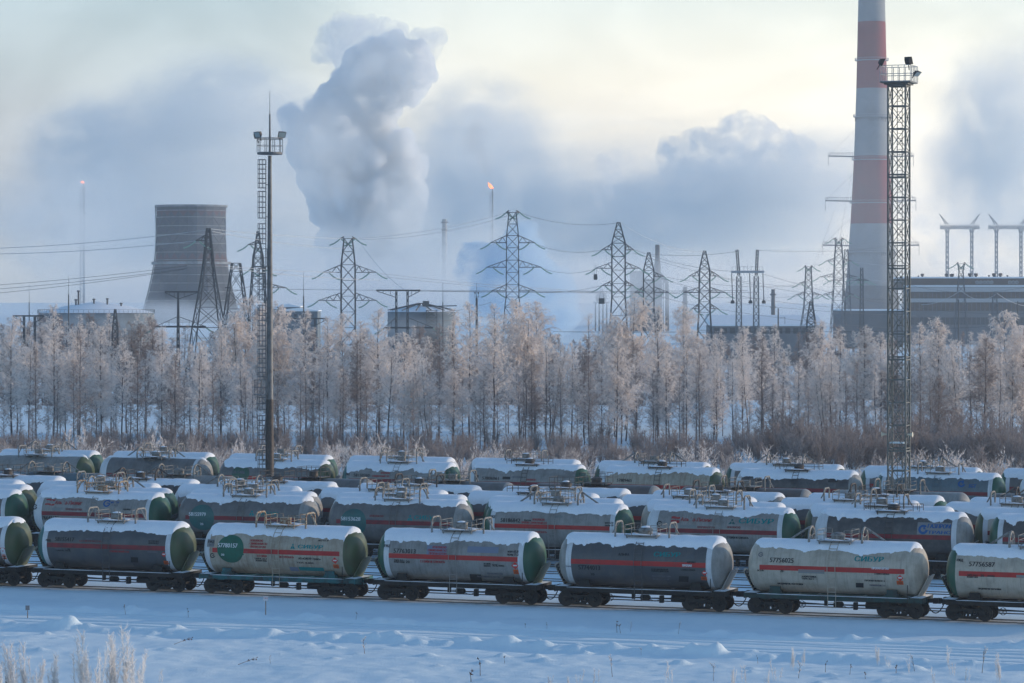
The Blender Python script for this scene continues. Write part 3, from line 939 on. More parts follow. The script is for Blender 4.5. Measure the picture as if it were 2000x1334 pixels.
G1 = 'tank wagons in the front row'
def row1():
    n = 0; s0 = s_at(902, n)
    P = PITCH
    make_wagon(s0-3*P, n, 'grey tank wagon with a bright green head, cut off by the frame edge, front row', G1, 'paint_mid_grey', 'paint_green', 'paint_olive',
        'A', 48, 8, 'paint_white', 'dullred', seed=11, items=[('dia', 5, 1072, .2), ('plate', 3, 14, 1082, 1092), ])
    make_wagon(s0-2*P, n, 'dark grey tank wagon numbered 58155417 in the front row', G1, 'paint_dark_grey', 'paint_teal', 'paint_olive',
        'A', 55, 6, 'paint_white', 'dullred', rail='railA', gear='steel', seed=12, items=[
        ('t','РЖД',90,99,1055,4,'ink'), ('num','58155417',108,145,1053,8,'ink'), ('t','ПРОПАН',168,180,1053,3.5,'inkgrey'), ('t','ОГНЕОПАСНО',155,200,1057,3.5,'dullred'),
        ('t','СЖИЖЕННЫЙ ГАЗ',215,252,1077,3.5,'inkred'), ('t','КАЛИБР 25',108,120,1072,3,'inkgrey'), ('t','ТАРА 35,6',108,138,1075,3,'ink'), ('t','20',132,137,1073,4,'ink'),
        ('black',253,267,1088,1098,'ink',.1), ('t','НЕТТО 39,5',290,310,1057,3,'ink'), ('t','ОБЪЕМ 75,7',290,310,1061,3,'ink'), ('t','СРОК РЕМОНТА',288,308,1078,3,'inkgrey'),
        ('dia',320,1083,.17), ('plate',319,331,1095,1102)])
    make_wagon(s0-1*P, n, 'beige rust streaked tank wagon with green disc numbered 57780157, front row', G1, 'paint_beige', 'paint_white', 'paint_olive',
        'A', 53, 6, None, 'red', 'tealframe', gear='rusty', seed=13, items=[
        ('disc',450,1072,.93,424,'inkgreen'), ('num','57780157',426,464,1065,8.5,'inkwhite'), ('t','20',432,438,1083,4,'inkwhite'), ('t','РЖД',407,419,1058,5,'ink'), ('t','2010',408,418,1064,4,'inkgrey'),
        ('rect',406,420,1053,1068,'patchgrey'),
        ('t','ОГНЕОПАСНО',489,514,1056,4.2,'inkred'), ('t','СЖИЖЕННЫЙ ГАЗ',488,522,1062,4.2,'inkred'), ('t','ПРОПАН-БУТАН',488,519,1068,4.2,'inkred'),
        ('tri',568,576,1062,1072,'inkteal'), ('b','СИБУР',582,630,1068,7,'inkteal'), ('t','С ГОРКИ',503,521,1086,4,'inkred'), ('t','НЕ СПУСКАТЬ',546,574,1088,4,'inkred'),
        ('t','АО «СИБУР-Транс»',583,626,1091,4,'ink'), ('t','ТАРА 36,3',497,521,1091,3,'ink'), ('t','РЕМОНТ 03.05',500,521,1095,3,'ink'), ('t','ТЕЛ. 8-800',580,612,1099,3,'ink'),
        ('ring',415,1085,.16,'ink'), ('rect',583,631,1107,1114,'inkteal'), ('black',565,581,1107,1115,'patchblue'),
        ('bar',472,476,1081,1084,'inkgreen'), ('dia',654,1095,.22), ('plate',650,663,1102,1110), ('t','НЕТТО 39',622,642,1056,3,'ink')])
    make_wagon(s0, n, 'light grey tank wagon numbered 57763013 with green heads, front row', G1, 'paint_light_grey', 'paint_green', 'paint_green',
        'A', 53, 8, 'paint_white', 'red', seed=14, items=[
        ('t','РЖД',751,762,1066,5,'ink'), ('num','57763013',769,812,1076,9,'ink'), ('t','20',793,800,1097,5,'ink'), ('rect',835,874,1065,1083,'patchblue'),
        ('t','ОГНЕОПАСНО',845,872,1069,4.2,'inkred'), ('t','СЖИЖЕННЫЙ ГАЗ',836,872,1075,4.2,'inkred'), ('t','ПРОПАН-БУТАН',838,872,1081,4.2,'inkred'),
        ('rect',817,834,1077,1081,'patchgrey'), ('rect',914,975,1067,1079,'patchblue'), ('t','С ГОРКИ НЕ СПУСКАТЬ',821,869,1097,4.5,'inkred'), ('t','ТАРА 35,9 т',770,790,1094,3.2,'ink'), ('t','РЕМОНТ 12.07.08',770,790,1097.5,3.2,'ink'),
        ('t','нал 65.8',992,1013,1077,5,'ink'), ('t','полн 71.2',991,1013,1083,5,'ink'), ('t','93%',962,972,1104,5,'ink'), ('t','ПР-2 КОМП',945,958,1101,3,'ink'), ('t','ОБЪЕМ 75',945,958,1105,3,'ink'), ('t','ПРОПИСКА',974,985,1105,3,'ink'),
        ('dia',1006,1105,.24), ('plate',1002,1014,1112,1121), ('t','ПЕРЕВОЗКИ ГАЗОВ',952,982,1120,3,'inkgrey'), ('t','ВМЕСТИМОСТЬ КОТЛА',933,976,1126,3,'inkgrey'), ('bar',910,932,1121,1136,'ink',.25)])
    make_wagon(s0+P, n, 'dark grey tank wagon numbered 57744013 with a bare silver head, front row', G1, 'paint_dark_grey', 'paint_silver', 'paint_silver',
        'A', 48, 8, 'paint_white', 'red', hatch='dome', seed=15, items=[
        ('num','57744013',1130,1172,1108,9,'ink'), ('t','20',1154,1161,1121,4.5,'ink'), ('b','СИБУР',1277,1328,1083,9,'inkteal'), ('t','БУТАН',1343,1358,1098,4,'ink'), ('t','ПРОПАН',1333,1351,1104.5,4.5,'inkwhite'),
        ('t','АЛЬФА',1208,1229,1083,5,'ink'), ('dia',1376,1119,.18), ('plate',1369,1382,1126,1133), ('black',1323,1342,1125,1136,'ink',.1), ('t','СПЕЦИАЛЬНЫЙ',1272,1305,1112,3,'ink'), ('t','ТОЛЬКО ДЛЯ ГАЗА',1272,1306,1115.5,3,'ink'),
        ('t','С ГОРКИ НЕ СПУСКАТЬ',1330,1358,1113,3,'ink'), ('t','ПОСТРОЕН 1989',1274,1310,1125,3,'inkgrey'), ('t','РЕМОНТ 04.08',1276,1306,1131,3,'inkgrey'), ('t','ТАРА',1105,1117,1106,3,'inkgrey')])
    make_wagon(s0+2*P, n, 'off white tank wagon numbered 57756025 with a cream head, front row', G1, 'paint_off_white', 'paint_off_white', 'paint_off_white',
        'B', 47, 6, None, 'red', 'greenframe', hatch='dome', seed=16, items=[
        ('num','57756025',1504,1550,1094,9.5,'ink'), ('t','20',1524,1530,1115,5,'ink'), ('b','СИБУР',1669,1725,1092,10,'inkteal'), ('t','ПРОПАН-БУТАН',1703,1736,1110,4.5,'inkwhite'),
        ('rect',1559,1610,1112,1119,'patchgrey'), ('t','ОСЕНЬ',1479,1492,1114,3,'ink'), ('t','А.КОЧЕТОВКА',1566,1594,1126,3.4,'ink'), ('t','ТАРА 36,2 т',1566,1590,1130,3.2,'ink'),
        ('t','ПРЕДПРИЯТИЕ ПОСТРОЙКИ',1519,1568,1140,3.2,'ink'), ('t','С ГОРКИ НЕ СПУСКАТЬ',1708,1737,1121,3,'ink'), ('t','ПРОПАН КЛАСС 2',1689,1728,1134,3.2,'ink'), ('t','ПРИКРЫТИЕ 3-1',1699,1728,1143,3,'inkgrey'),
        ('black',1670,1685,1138,1147,'ink',.05), ('dia',1758,1129,.20), ('plate',1751,1765,1134,1142), ('ring',1486,1083,.15,'inkgrey')])
    make_wagon(s0+3*P, n, 'off white tank wagon numbered 57756587, cut off by the frame edge, front row', G1, 'paint_off_white', 'paint_green', 'paint_olive',
        'B', 50, 6, None, 'red', hatch='dome', seed=17, items=[
        ('num','57756587',1893,1943,1102,9.5,'ink'), ('t','РЖД',1869,1881,1094,5,'ink'), ('t','20',1915,1922,1124,5,'ink'), ('t','ТАРА 36,0 т',1889,1910,1123,3.2,'ink'), ('t','РЕМОНТ 09.05',1889,1910,1127,3.2,'ink'), ('t','МОСКВА',1929,1943,1125,3,'ink'),
        ('rect',1985,2010,1123,1128,'patchgrey'), ('t','ПРЕДПРИЯТИЕ ПОСТРОЙКИ',1911,1955,1150,3,'ink')])
row1()

G2 = 'tank wagons in the second row'
def row2():
    n = 26.5; s0 = s_at(1092, n); P = PITCH
    make_wagon(s0-4*P, n, 'grey tank wagon with dark green head at the start of the second row', G2, 'paint_mid_grey', 'paint_green', 'paint_green', 'A', 48, 7, 'paint_white', 'dullred', seed=21, items=[])
    make_wagon(s0-3*P, n, 'light grey tank wagon with red flag and blue ring emblems, second row', G2, 'paint_light_grey', 'paint_white', 'paint_green', 'A', 46, 7, 'paint_white', 'dullred', gear='rusty', seed=22, items=[
        ('flag',91,106,975,987,'inkred'), ('t','Альфа-Лизинг',108,161,982,7.5,'inkred'), ('ring',209,983,.30,'inkblue'), ('t','нефте',217,233,981,5,'inkblue'), ('t','ГАЗ',219,230,987,4,'inkgrey'),
        ('num','76648181',82,114,1011,8,'ink'), ('ring',68,990,.2,'ink'), ('rect',102,119,992,997,'patchgrey'), ('t','ПРОПАН-БУТАН',128,160,995,4,'dullred'), ('t','НАЛИВ',241,255,995,3,'ink')])
    make_wagon(s0-2*P, n, 'grey tank wagon with green disc numbered 58155979 and silver head, behind the beige wagon', G2, 'paint_mid_grey', 'paint_mid_grey', 'paint_silver', 'A', 40, 10, None, 'dullred', seed=23, items=[
        ('disc',394,1011,1.0,368,'paint_teal'), ('num','58155979',369,402,1004,7.5,'inkwhite'), ('t','20',391,397,1023,4.5,'inkwhite'), ('tri',487,497,997,1007,'inkteal'), ('b','СИБУР',500,543,1003,7,'inkteal')])
    make_wagon(s0-P, n, 'grey tank wagon with green disc numbered 58153628 and teal triangle emblem, second row', G2, 'paint_mid_grey', 'paint_mid_grey', 'paint_silver', 'A', 38, 9, None, 'dullred', seed=24, items=[
        ('disc',690,1020,1.0,664,'paint_teal'), ('num','58153628',666,704,1013,7.5,'inkwhite'), ('tri',796,806,1006,1017,'inkteal'), ('b','СИБУР',809,854,1011,8,'inkteal'), ('t','ОГНЕОПАСНО',722,749,1008,4,'dullred'), ('t','СЖИЖЕННЫЙ ГАЗ',715,749,1014,4,'inkgrey'), ('ring',650,1010,.16,'inkgrey')])
    make_wagon(s0, n, 'light grey tank wagon numbered 58186842 with green heads, second row', G2, 'paint_light_grey', 'paint_green', 'paint_green', 'B', 52, 5, 'paint_white', 'red', hatch='dome', seed=25, items=[
        ('num','58186842',978,1016,1016,8,'ink'), ('t','РЖД',958,967,1009,4.5,'ink'), ('t','ОГНЕОПАСНО',1040,1064,1015,4.2,'inkred'), ('t','ПРОПАН СЖИЖЕННЫЙ ГАЗ',1019,1068,1021,4.2,'inkred'), ('t','бутан',1024,1037,1016,3.5,'ink'), ('t','НЕ СПУСКАТЬ',1040,1068,1039,4,'inkred'),
        ('t','нал 63.8',1182,1198,1021,4,'ink'), ('t','полн 70',1182,1198,1026,4,'ink'), ('rect',1083,1099,1007,1011,'patchgrey')])
    make_wagon(s0+P, n, 'beige grey tank wagon with red flag emblem and teal lettering, second row', G2, 'paint_light_grey', 'paint_white', 'paint_green', 'A', 41, 7, 'paint_white', 'dullred', seed=26, items=[
        ('flag',1312,1327,1009,1021,'inkred'), ('t','Альфа-Лизинг',1330,1392,1015,7.5,'inkred'), ('tri',1424,1436,1014,1024,'paint_teal'), ('b','СИБУР',1443,1510,1018,10,'inkteal'), ('t','ОГНЕОПАСНО',1420,1446,1030,4,'dullred'), ('t','ПРОПАН-БУТАН',1362,1396,1030,4,'dullred'), ('ring',1288,1023,.2,'ink'),
        ('t','С ГОРКИ НЕ СПУСКАТЬ',1420,1462,1050,4,'ink'), ('rect',1327,1360,1025,1030,'patchgrey')])
    make_wagon(s0+2*P, n, 'sooty brown tank wagon with blue flame emblem and black ladder, second row', G2, 'paint_soot', 'paint_white', 'paint_silver', 'C', 40, 11, 'paint_white', 'dullred', hatch='dome', gear='darksteel', seed=27, items=[
        ('rect',1793,1858,1020,1044,'patchgrey'), ('flame',1803,1034,.33,'inkblue'), ('b','ГАЗПРОМ',1812,1856,1028,8,'inkblue'), ('b','ТРАНС',1812,1856,1040,6,'inkblue')])
    make_wagon(s0+3*P, n, 'dark brown tank wagon with bare patches at the far end of the second row', G2, 'paint_soot', 'paint_green', 'paint_silver', 'C', 42, 13, 'paint_white', 'dullred', hatch='dome', gear='darksteel', seed=28)
row2()

def rest():
    R2N = ['the green headed wagon', 'the red flag and blue ring wagon', 'wagon 58155979', 'wagon 58153628', 'wagon 58186842', 'the teal lettered wagon', 'the blue flame wagon', 'the last dark wagon']
    ordn = {3: 'third', 4: 'fourth', 5: 'fifth', 6: 'sixth', 7: 'seventh', 8: 'last'}
    # per wagon: body, left head, right head, hoop, snow angle, amplitude, band, hatch, words for the label
    R = {
     3: (31.8, 1086, -4, [
        ('paint_light_grey','paint_green','paint_olive','A',60,6,'paint_white','hatch','grey snowy tank wagon with olive head'),
        ('paint_light_grey','paint_white','paint_green','B',62,6,None,'dome','pale snowy tank wagon with green head'),
        ('paint_mid_grey','paint_mid_grey','paint_silver','A',60,7,None,'hatch','grey snowy tank wagon with dark hatch'),
        ('paint_mid_grey','paint_white','paint_green','A',58,6,None,'hatch','grey snowy tank wagon with green head'),
        ('paint_light_grey','paint_green','paint_silver','A',62,5,'paint_white','hatch','white snowy tank wagon with round hoops'),
        ('paint_off_white','paint_off_white','paint_off_white','A',60,6,None,'hatch','cream snowy tank wagon with snowed over hatch'),
        ('paint_light_grey','paint_olive','paint_white','A',62,5,None,'hatch','pale snowy tank wagon with square hatch column'),
        ('paint_off_white','paint_olive','paint_green','A',58,7,'paint_white','hatch','cream and olive snowy tank wagon')]),
     4: (37.1, 1043, -4, [
        ('paint_mid_grey','paint_green','paint_olive','A',58,7,None,'hatch','grey tank wagon with olive head'),
        ('paint_light_grey','paint_white','paint_white','A',60,6,None,'hatch','pale tank wagon with wide hoops'),
        ('paint_light_grey','paint_white','paint_olive','B',60,7,None,'dome','pale tank wagon with braced hoops'),
        ('paint_mid_grey','paint_white','paint_white','A',56,7,None,'hatch','dusty grey tank wagon with tall railing'),
        ('paint_dark_grey','paint_white','paint_green','C',56,9,None,'dome','dark grey tank wagon with domed hatch and long railing'),
        ('paint_dark_grey','paint_white','paint_green','A',54,9,None,'hatch','dark grey tank wagon with rusty hatch'),
        ('paint_dark_grey','paint_white','paint_white','A',56,9,None,'hatch','dark tank wagon with dented snow'),
        ('paint_mid_grey','paint_white','paint_white','A',54,9,None,'hatch','grey tank wagon with patchy snow')]),
     5: (43.0, 1106, -4, [
        ('paint_dark_grey','paint_white','paint_white','C',52,9,None,'hatch','dark tank wagon with brown hatch'),
        ('paint_soot','paint_white','paint_silver','B',50,10,None,'hatch','sooty tank wagon with black hatch'),
        ('paint_dark_grey','paint_white','paint_silver','C',48,10,None,'dome','dark tank wagon with brown dome by the mast'),
        ('paint_dark_grey','paint_white','paint_white','A',48,10,None,'hatch','dark tank wagon with double hoops'),
        ('paint_soot','paint_white','paint_white','C',52,9,None,'dome','sooty tank wagon with black dome'),
        ('paint_mid_grey','paint_white','paint_silver','A',50,9,None,'hatch','grey tank wagon with grey hatch'),
        ('paint_dark_grey','paint_white','paint_green','A',52,8,None,'hatch','dark green banded tank wagon by the lattice mast'),
        ('paint_mid_grey','paint_white','paint_white','B',50,8,None,'hatch','grey tank wagon with dark hatch')]),
     6: (49.4, 1165, -4, [
        ('paint_teal_grey','paint_teal','paint_mid_grey','B',0,0,None,'dome','bare dark teal tank wagon without snow'),
        ('paint_light_grey','paint_light_grey','paint_light_grey','B',0,0,None,'dome','bare pale grey tank wagon'),
        ('paint_mid_grey','paint_mid_grey','paint_silver','C',0,0,None,'hatch','bare grey tank wagon with boxed hatch railing'),
        ('paint_mid_grey','paint_mid_grey','paint_silver','A',0,0,None,'hatch','bare blue grey tank wagon with hoops'),
        ('paint_brown','paint_brown','paint_silver','C',0,0,None,'dome','bare brown tank wagon with black dome'),
        ('paint_brown','paint_brown','paint_silver','A',0,0,None,'hatch','bare light brown tank wagon with hoops'),
        ('paint_silver','paint_silver','paint_silver','A',0,0,None,'hatch','bare cream tank wagon under the lattice mast'),
        ('paint_mid_grey','paint_mid_grey','paint_silver','B',0,0,None,'dome','bare grey tank wagon at the row end')]),
     7: (73.8, 1035, -4, [
        ('paint_light_grey','paint_mid_grey','paint_olive','A',16,5,None,'hatch','smooth grey tank wagon with hardly any snow'),
        ('paint_mid_grey','paint_white','paint_silver','B',14,4,'paint_white','dome','smooth blue grey tank wagon with white band'),
        ('paint_mid_grey','paint_mid_grey','paint_olive','A',58,9,None,'hatch','grey tank wagon with green disc behind the light mast'),
        ('paint_light_grey','paint_teal','paint_green','A',56,11,None,'hatch','light grey tank wagon numbered 58150360'),
        ('paint_light_grey','paint_white','paint_green','C',46,11,None,'dome','light grey tank wagon with faded number'),
        ('paint_beige','paint_white','paint_olive','C',50,11,None,'dome','beige tank wagon with faded number and black ladder'),
        ('paint_soot','paint_white','paint_silver','C',54,9,None,'dome','dark brown tank wagon with black dome'),
        ('paint_teal_grey','paint_teal','paint_green','A',42,12,'paint_white','hatch','blue emblem tank wagon behind the lattice mast'),
        ('paint_soot','paint_white','paint_green','A',48,8,None,'hatch','dark tank wagon cut off by the frame edge')]),
     8: (82.0, 1028, -4, [
        ('paint_light_grey','paint_white','paint_green','B',66,5,None,'dome','snow covered tank wagon with bright green head'),
        ('paint_light_grey','paint_white','paint_green','A',66,5,None,'hatch','snow covered tank wagon with twin hoops and green head'),
        ('paint_light_grey','paint_white','paint_green','A',66,5,None,'hatch','snow covered tank wagon hidden by the light mast'),
        ('paint_light_grey','paint_white','paint_white','A',64,5,None,'hatch','snow covered tank wagon with railed hatch'),
        ('paint_light_grey','paint_silver','paint_silver','A',64,6,None,'hatch','snow covered tank wagon with slim hoops'),
        ('paint_mid_grey','paint_green','paint_olive','B',60,9,'paint_white','hatch','snow covered tank wagon with braced hoops'),
        ('paint_mid_grey','paint_green','paint_olive','B',60,9,'paint_white','hatch','snow covered tank wagon with snow capped hatch'),
        ('paint_mid_grey','paint_green','paint_green','B',60,9,'paint_white','dome','snow covered tank wagon with domed hatch'),
        ('paint_mid_grey','paint_green','paint_green','A',60,9,'paint_white','hatch','snow covered tank wagon with green head')]),
    }
    near7 = ['the bare grey wagon', 'the white banded wagon', 'the green disc wagon', 'wagon 58150360', 'the faded light grey wagon', 'the beige wagon', 'the dark brown wagon', 'the blue emblem wagon', 'the edge wagon']
    items7 = {
     2: [('disc',470,925,.85,451,'paint_green'), ('num','52615406',452,478,922,6,'inkgrey')],
     3: [('t','РЖД',676,683,926,4,'ink'), ('num','58150360',691,722,928,6,'ink'), ('t','ОГНЕОПАСНО',744,762,924,3.5,'inkred'), ('t','СЖИЖЕННЫЙ ГАЗ',727,760,930,3.5,'inkred'), ('rect',712,746,913,917,'patchgrey')],
     4: [('t','РЖД',928,935,930,4,'ink'), ('num','57806061',942,974,934,6,'ink'), ('rect',982,997,931,936,'ink'), ('t','ПРОПАН',1000,1020,932,3.5,'inkgrey'), ('t','ОГНЕОПАСНО',1028,1046,937,3.5,'inkred')],
     5: [('num','57809465',1205,1234,938,6,'ink')],
     6: [('num','57471101',1474,1498,938,6,'ink'), ('bar',1619,1638,932,942,'ink')],
     7: [('flame',1878,945,.3,'inkblue'), ('b','SGT',1892,1906,949,7,'inkblue')],
    }
    for r, (n, px, i0, L) in R.items():
        s0 = s_at(px, n)
        for k, w in enumerate(L):
            body, hl, hr, hoop, snow, amp, band, hatch, words = w
            if r == 7 or r == 8: lab = '%s, %s row' % (words, ordn[r]) + ('' if r == 7 else ' behind ' + near7[k].replace('the ', ''))
            else: lab = '%s, %s row behind %s' % (words, ordn[r], R2N[k].replace('the ', ''))
            make_wagon(s0 + (i0 + k) * PITCH, n, lab, 'tank wagons in the %s row' % ordn[r], body, hl, hr, hoop, snow, amp, band,
                'dullred' if (r + k) % 3 else 'red', 'black', 1 if r < 7 else 0, hatch, None if hoop != 'C' or r not in (5, 6) else 'railB',
                items7.get(k, ()) if r == 7 else (), None, 'darksteel' if (r in (5,) or hoop == 'C') else 'steel', seed=r * 10 + k, platsnow=(r != 6))
rest()
# ---------------------------------------------------------------- masts in the yard
M['mast'] = mat('grey mast paint', (.17,.18,.19), .55, .3, var=(.11,.11,.115), vscale=2.5)
M['mastdark'] = mat('dark mast foot', (.055,.05,.05), .6, .2, var=(.09,.075,.065), vscale=3)
M['mastgreen'] = mat('green grey lattice paint', (.15,.165,.16), .6, .2, var=(.13,.13,.12), vscale=3)
M['frostmetal'] = mat('frosted metal', (.42,.44,.46), .8, var=(.25,.26,.27), vscale=4)
M['lampglass'] = mat('lamp glass', (.30,.36,.37), .25, spec=.6)
M['horn'] = mat('cream loudspeaker paint', (.62,.58,.47), .6)
M['signwhite'] = mat('white sign', (.62,.62,.64), .6)
M['signgrey'] = mat('grey sign back', (.20,.21,.23), .6)
M['wood'] = mat('weathered wood', (.30,.17,.08), .85, var=(.16,.09,.05), vscale=6)

def lamp_head(mb_body, mb_glass, c, az, tilt, w=.62, h=.5, d=.34):
    R = Matrix.Rotation(az, 3, 'Z') @ Matrix.Rotation(tilt, 3, 'X')
    c = Vector(c)
    def q(x, y, z): return c + R @ Vector((x, y, z))
    f = [q(-w/2,-d/2,-h/2), q(w/2,-d/2,-h/2), q(w/2,-d/2,h/2), q(-w/2,-d/2,h/2)]
    k = [q(-w*.28,d/2,-h*.25), q(w*.28,d/2,-h*.25), q(w*.28,d/2,h*.25), q(-w*.28,d/2,h*.25)]
    mb_body.add(f + k, [(3,2,6,7),(0,4,5,1),(1,5,6,2),(0,3,7,4),(4,7,6,5),(0,1,2,3)])
    g = [q(-w*.44,-d/2-.01,-h*.44), q(w*.44,-d/2-.01,-h*.44), q(w*.44,-d/2-.01,h*.44), q(-w*.44,-d/2-.01,h*.44)]
    mb_glass.add(g, [(0,1,2,3)])
    mb_body.bar(q(0,0,-h/2), q(0,.05,-h/2-.4), .06)

def floodlight(parent, c, az, tilt, **k):
    a, g = MB(), MB()
    lamp_head(a, g, c, az, tilt, **k)
    o = put('floodlight', a.mesh('floodlight'), M['mastdark'], parent)
    put('lamp_glass', g.mesh('lamp_glass'), M['lampglass'], o)

def pole_mast():
    Y = 269.0; x = (527 - 1000) / FPX * Y
    t = thing('light_mast', 'tall grey tubular light mast with caged ladder and round lamp platform', 'light mast', (x, Y, -.18))
    zz = lambda py: CAM_H + (HORIZON - py) / FPX * Y + .18
    b = MB(); b.lathe([(0,.40),(.3,.385),(zz(780),.31)], 16)
    put('pole_foot', b.mesh('pole_foot', radians(40)), M['mastdark'], t)
    b = MB(); b.lathe([(zz(780),.295),(zz(600),.245),(zz(450),.20),(zz(304),.155)], 16)
    put('pole', b.mesh('pole', radians(40)), M['mast'], t)
    b = MB(); b.lathe([(zz(224),.075),(zz(222),.03),(zz(178),.018)], 8); b.lathe([(zz(300),.10),(zz(224),.07)], 8)
    put('spire', b.mesh('spire'), M['mast'], t)
    b = MB(); n = 20; r = 1.08; z0 = zz(302)
    b.lathe([(z0,r*.97),(z0+.07,r),(z0+.16,r),(z0+.2,r*.97)], n)
    put('platform', b.mesh('platform'), M['mast'], t)
    b = MB()
    for k in range(n):
        a0, a1 = 2*pi*k/n, 2*pi*(k+1)/n
        for h, w in ((.75,.035),(1.38,.06)):
            b.bar((r*cos(a0),r*sin(a0),z0+h), (r*cos(a1),r*sin(a1),z0+h), w)
        if k % 2 == 0: b.bar((r*cos(a0),r*sin(a0),z0+.18), (r*cos(a0),r*sin(a0),z0+1.38), .05)
    for a in (0, pi/2): b.bar((r*cos(a),r*sin(a),z0+1.3), (-r*cos(a),-r*sin(a),z0+1.3), .05)
    put('railing', b.mesh('railing'), M['mast'], t)
    floodlight(t, (-.93,-.25,z0+1.75), radians(-35), radians(28), w=.66, h=.55, d=.4)
    floodlight(t, (.98,-.2,z0+1.75), radians(28), radians(30), w=.70, h=.55, d=.4)
    floodlight(t, (-1.18,.3,z0+1.6), radians(-100), radians(15), w=.4, h=.45, d=.3)
    # caged ladder on the side
    b = MB()
    zb, zt = zz(925), zz(312)
    for y in (-.2, .2): b.bar((-.34,y,zb), (-.34,y,zt), .045)
    k = 0; z = zb
    while z < zt:
        b.bar((-.34,-.2,z), (-.34,.2,z), .03)
        if k % 8 == 0: b.bar((-.34,0,z), (-.1,0,z), .07)
        z += .34; k += 1
    put('ladder', b.mesh('ladder'), M['mast'], t)
    secs = [(312,367),(374,426),(437,476),(524,586),(596,676),(682,736),(776,800),(812,868),(880,924)]
    for (ya, yb) in secs:
        b = MB(); z1, z0c = zz(ya), zz(yb); m = max(2, int(round((z1-z0c)/.42)))
        pts = [(-.34,-.36),(-.62,-.40),(-.90,-.26),(-1.02,0),(-.90,.26),(-.62,.40),(-.34,.36)]
        for i in range(m+1):
            z = z0c + (z1-z0c)*i/m
            for p, q in zip(pts, pts[1:]): b.bar((*p,z), (*q,z), .022, 0, .06)
        for p in pts[1:-1]: b.bar((*p,z0c), (*p,z1), .035)
        put('ladder_cage', b.mesh('ladder_cage'), M['mast'], t)
    for (ya, yb) in ((742,771),(486,521)):
        b = MB(); z1, z0c = zz(ya), zz(yb)
        b.box((-.75,0,z0c), (1.15,1.0,.08))
        for X in (-1.3,-.75,-.2):
            for y in (-.48,.48): b.bar((X,y,z0c), (X,y,z1), .045)
        for z in (z1, (z1+z0c)/2):
            for y in (-.48,.48): b.bar((-1.3,y,z), (-.2,y,z), .045)
            b.bar((-1.3,-.48,z), (-1.3,.48,z), .045)
        put('rest_platform', b.mesh('rest_platform'), M['mast'], t)
pole_mast()

def lattice(mb, levels, wl, wb, cross=True, m=0):
    """square lattice column; levels = (z, half width x, half width y)"""
    for k, (z, a, c) in enumerate(levels):
        P = [Vector((-a,-c,z)), Vector((a,-c,z)), Vector((a,c,z)), Vector((-a,c,z))]
        for i in range(4): mb.bar(P[i], P[(i+1)%4], wb, m)
        if k:
            for i in range(4):
                j = (i+1) % 4
                mb.bar(Q[i], P[i], wl, m)
                mb.bar(Q[i], P[j], wb, m)
                if cross: mb.bar(Q[j], P[i], wb, m)
        Q = P

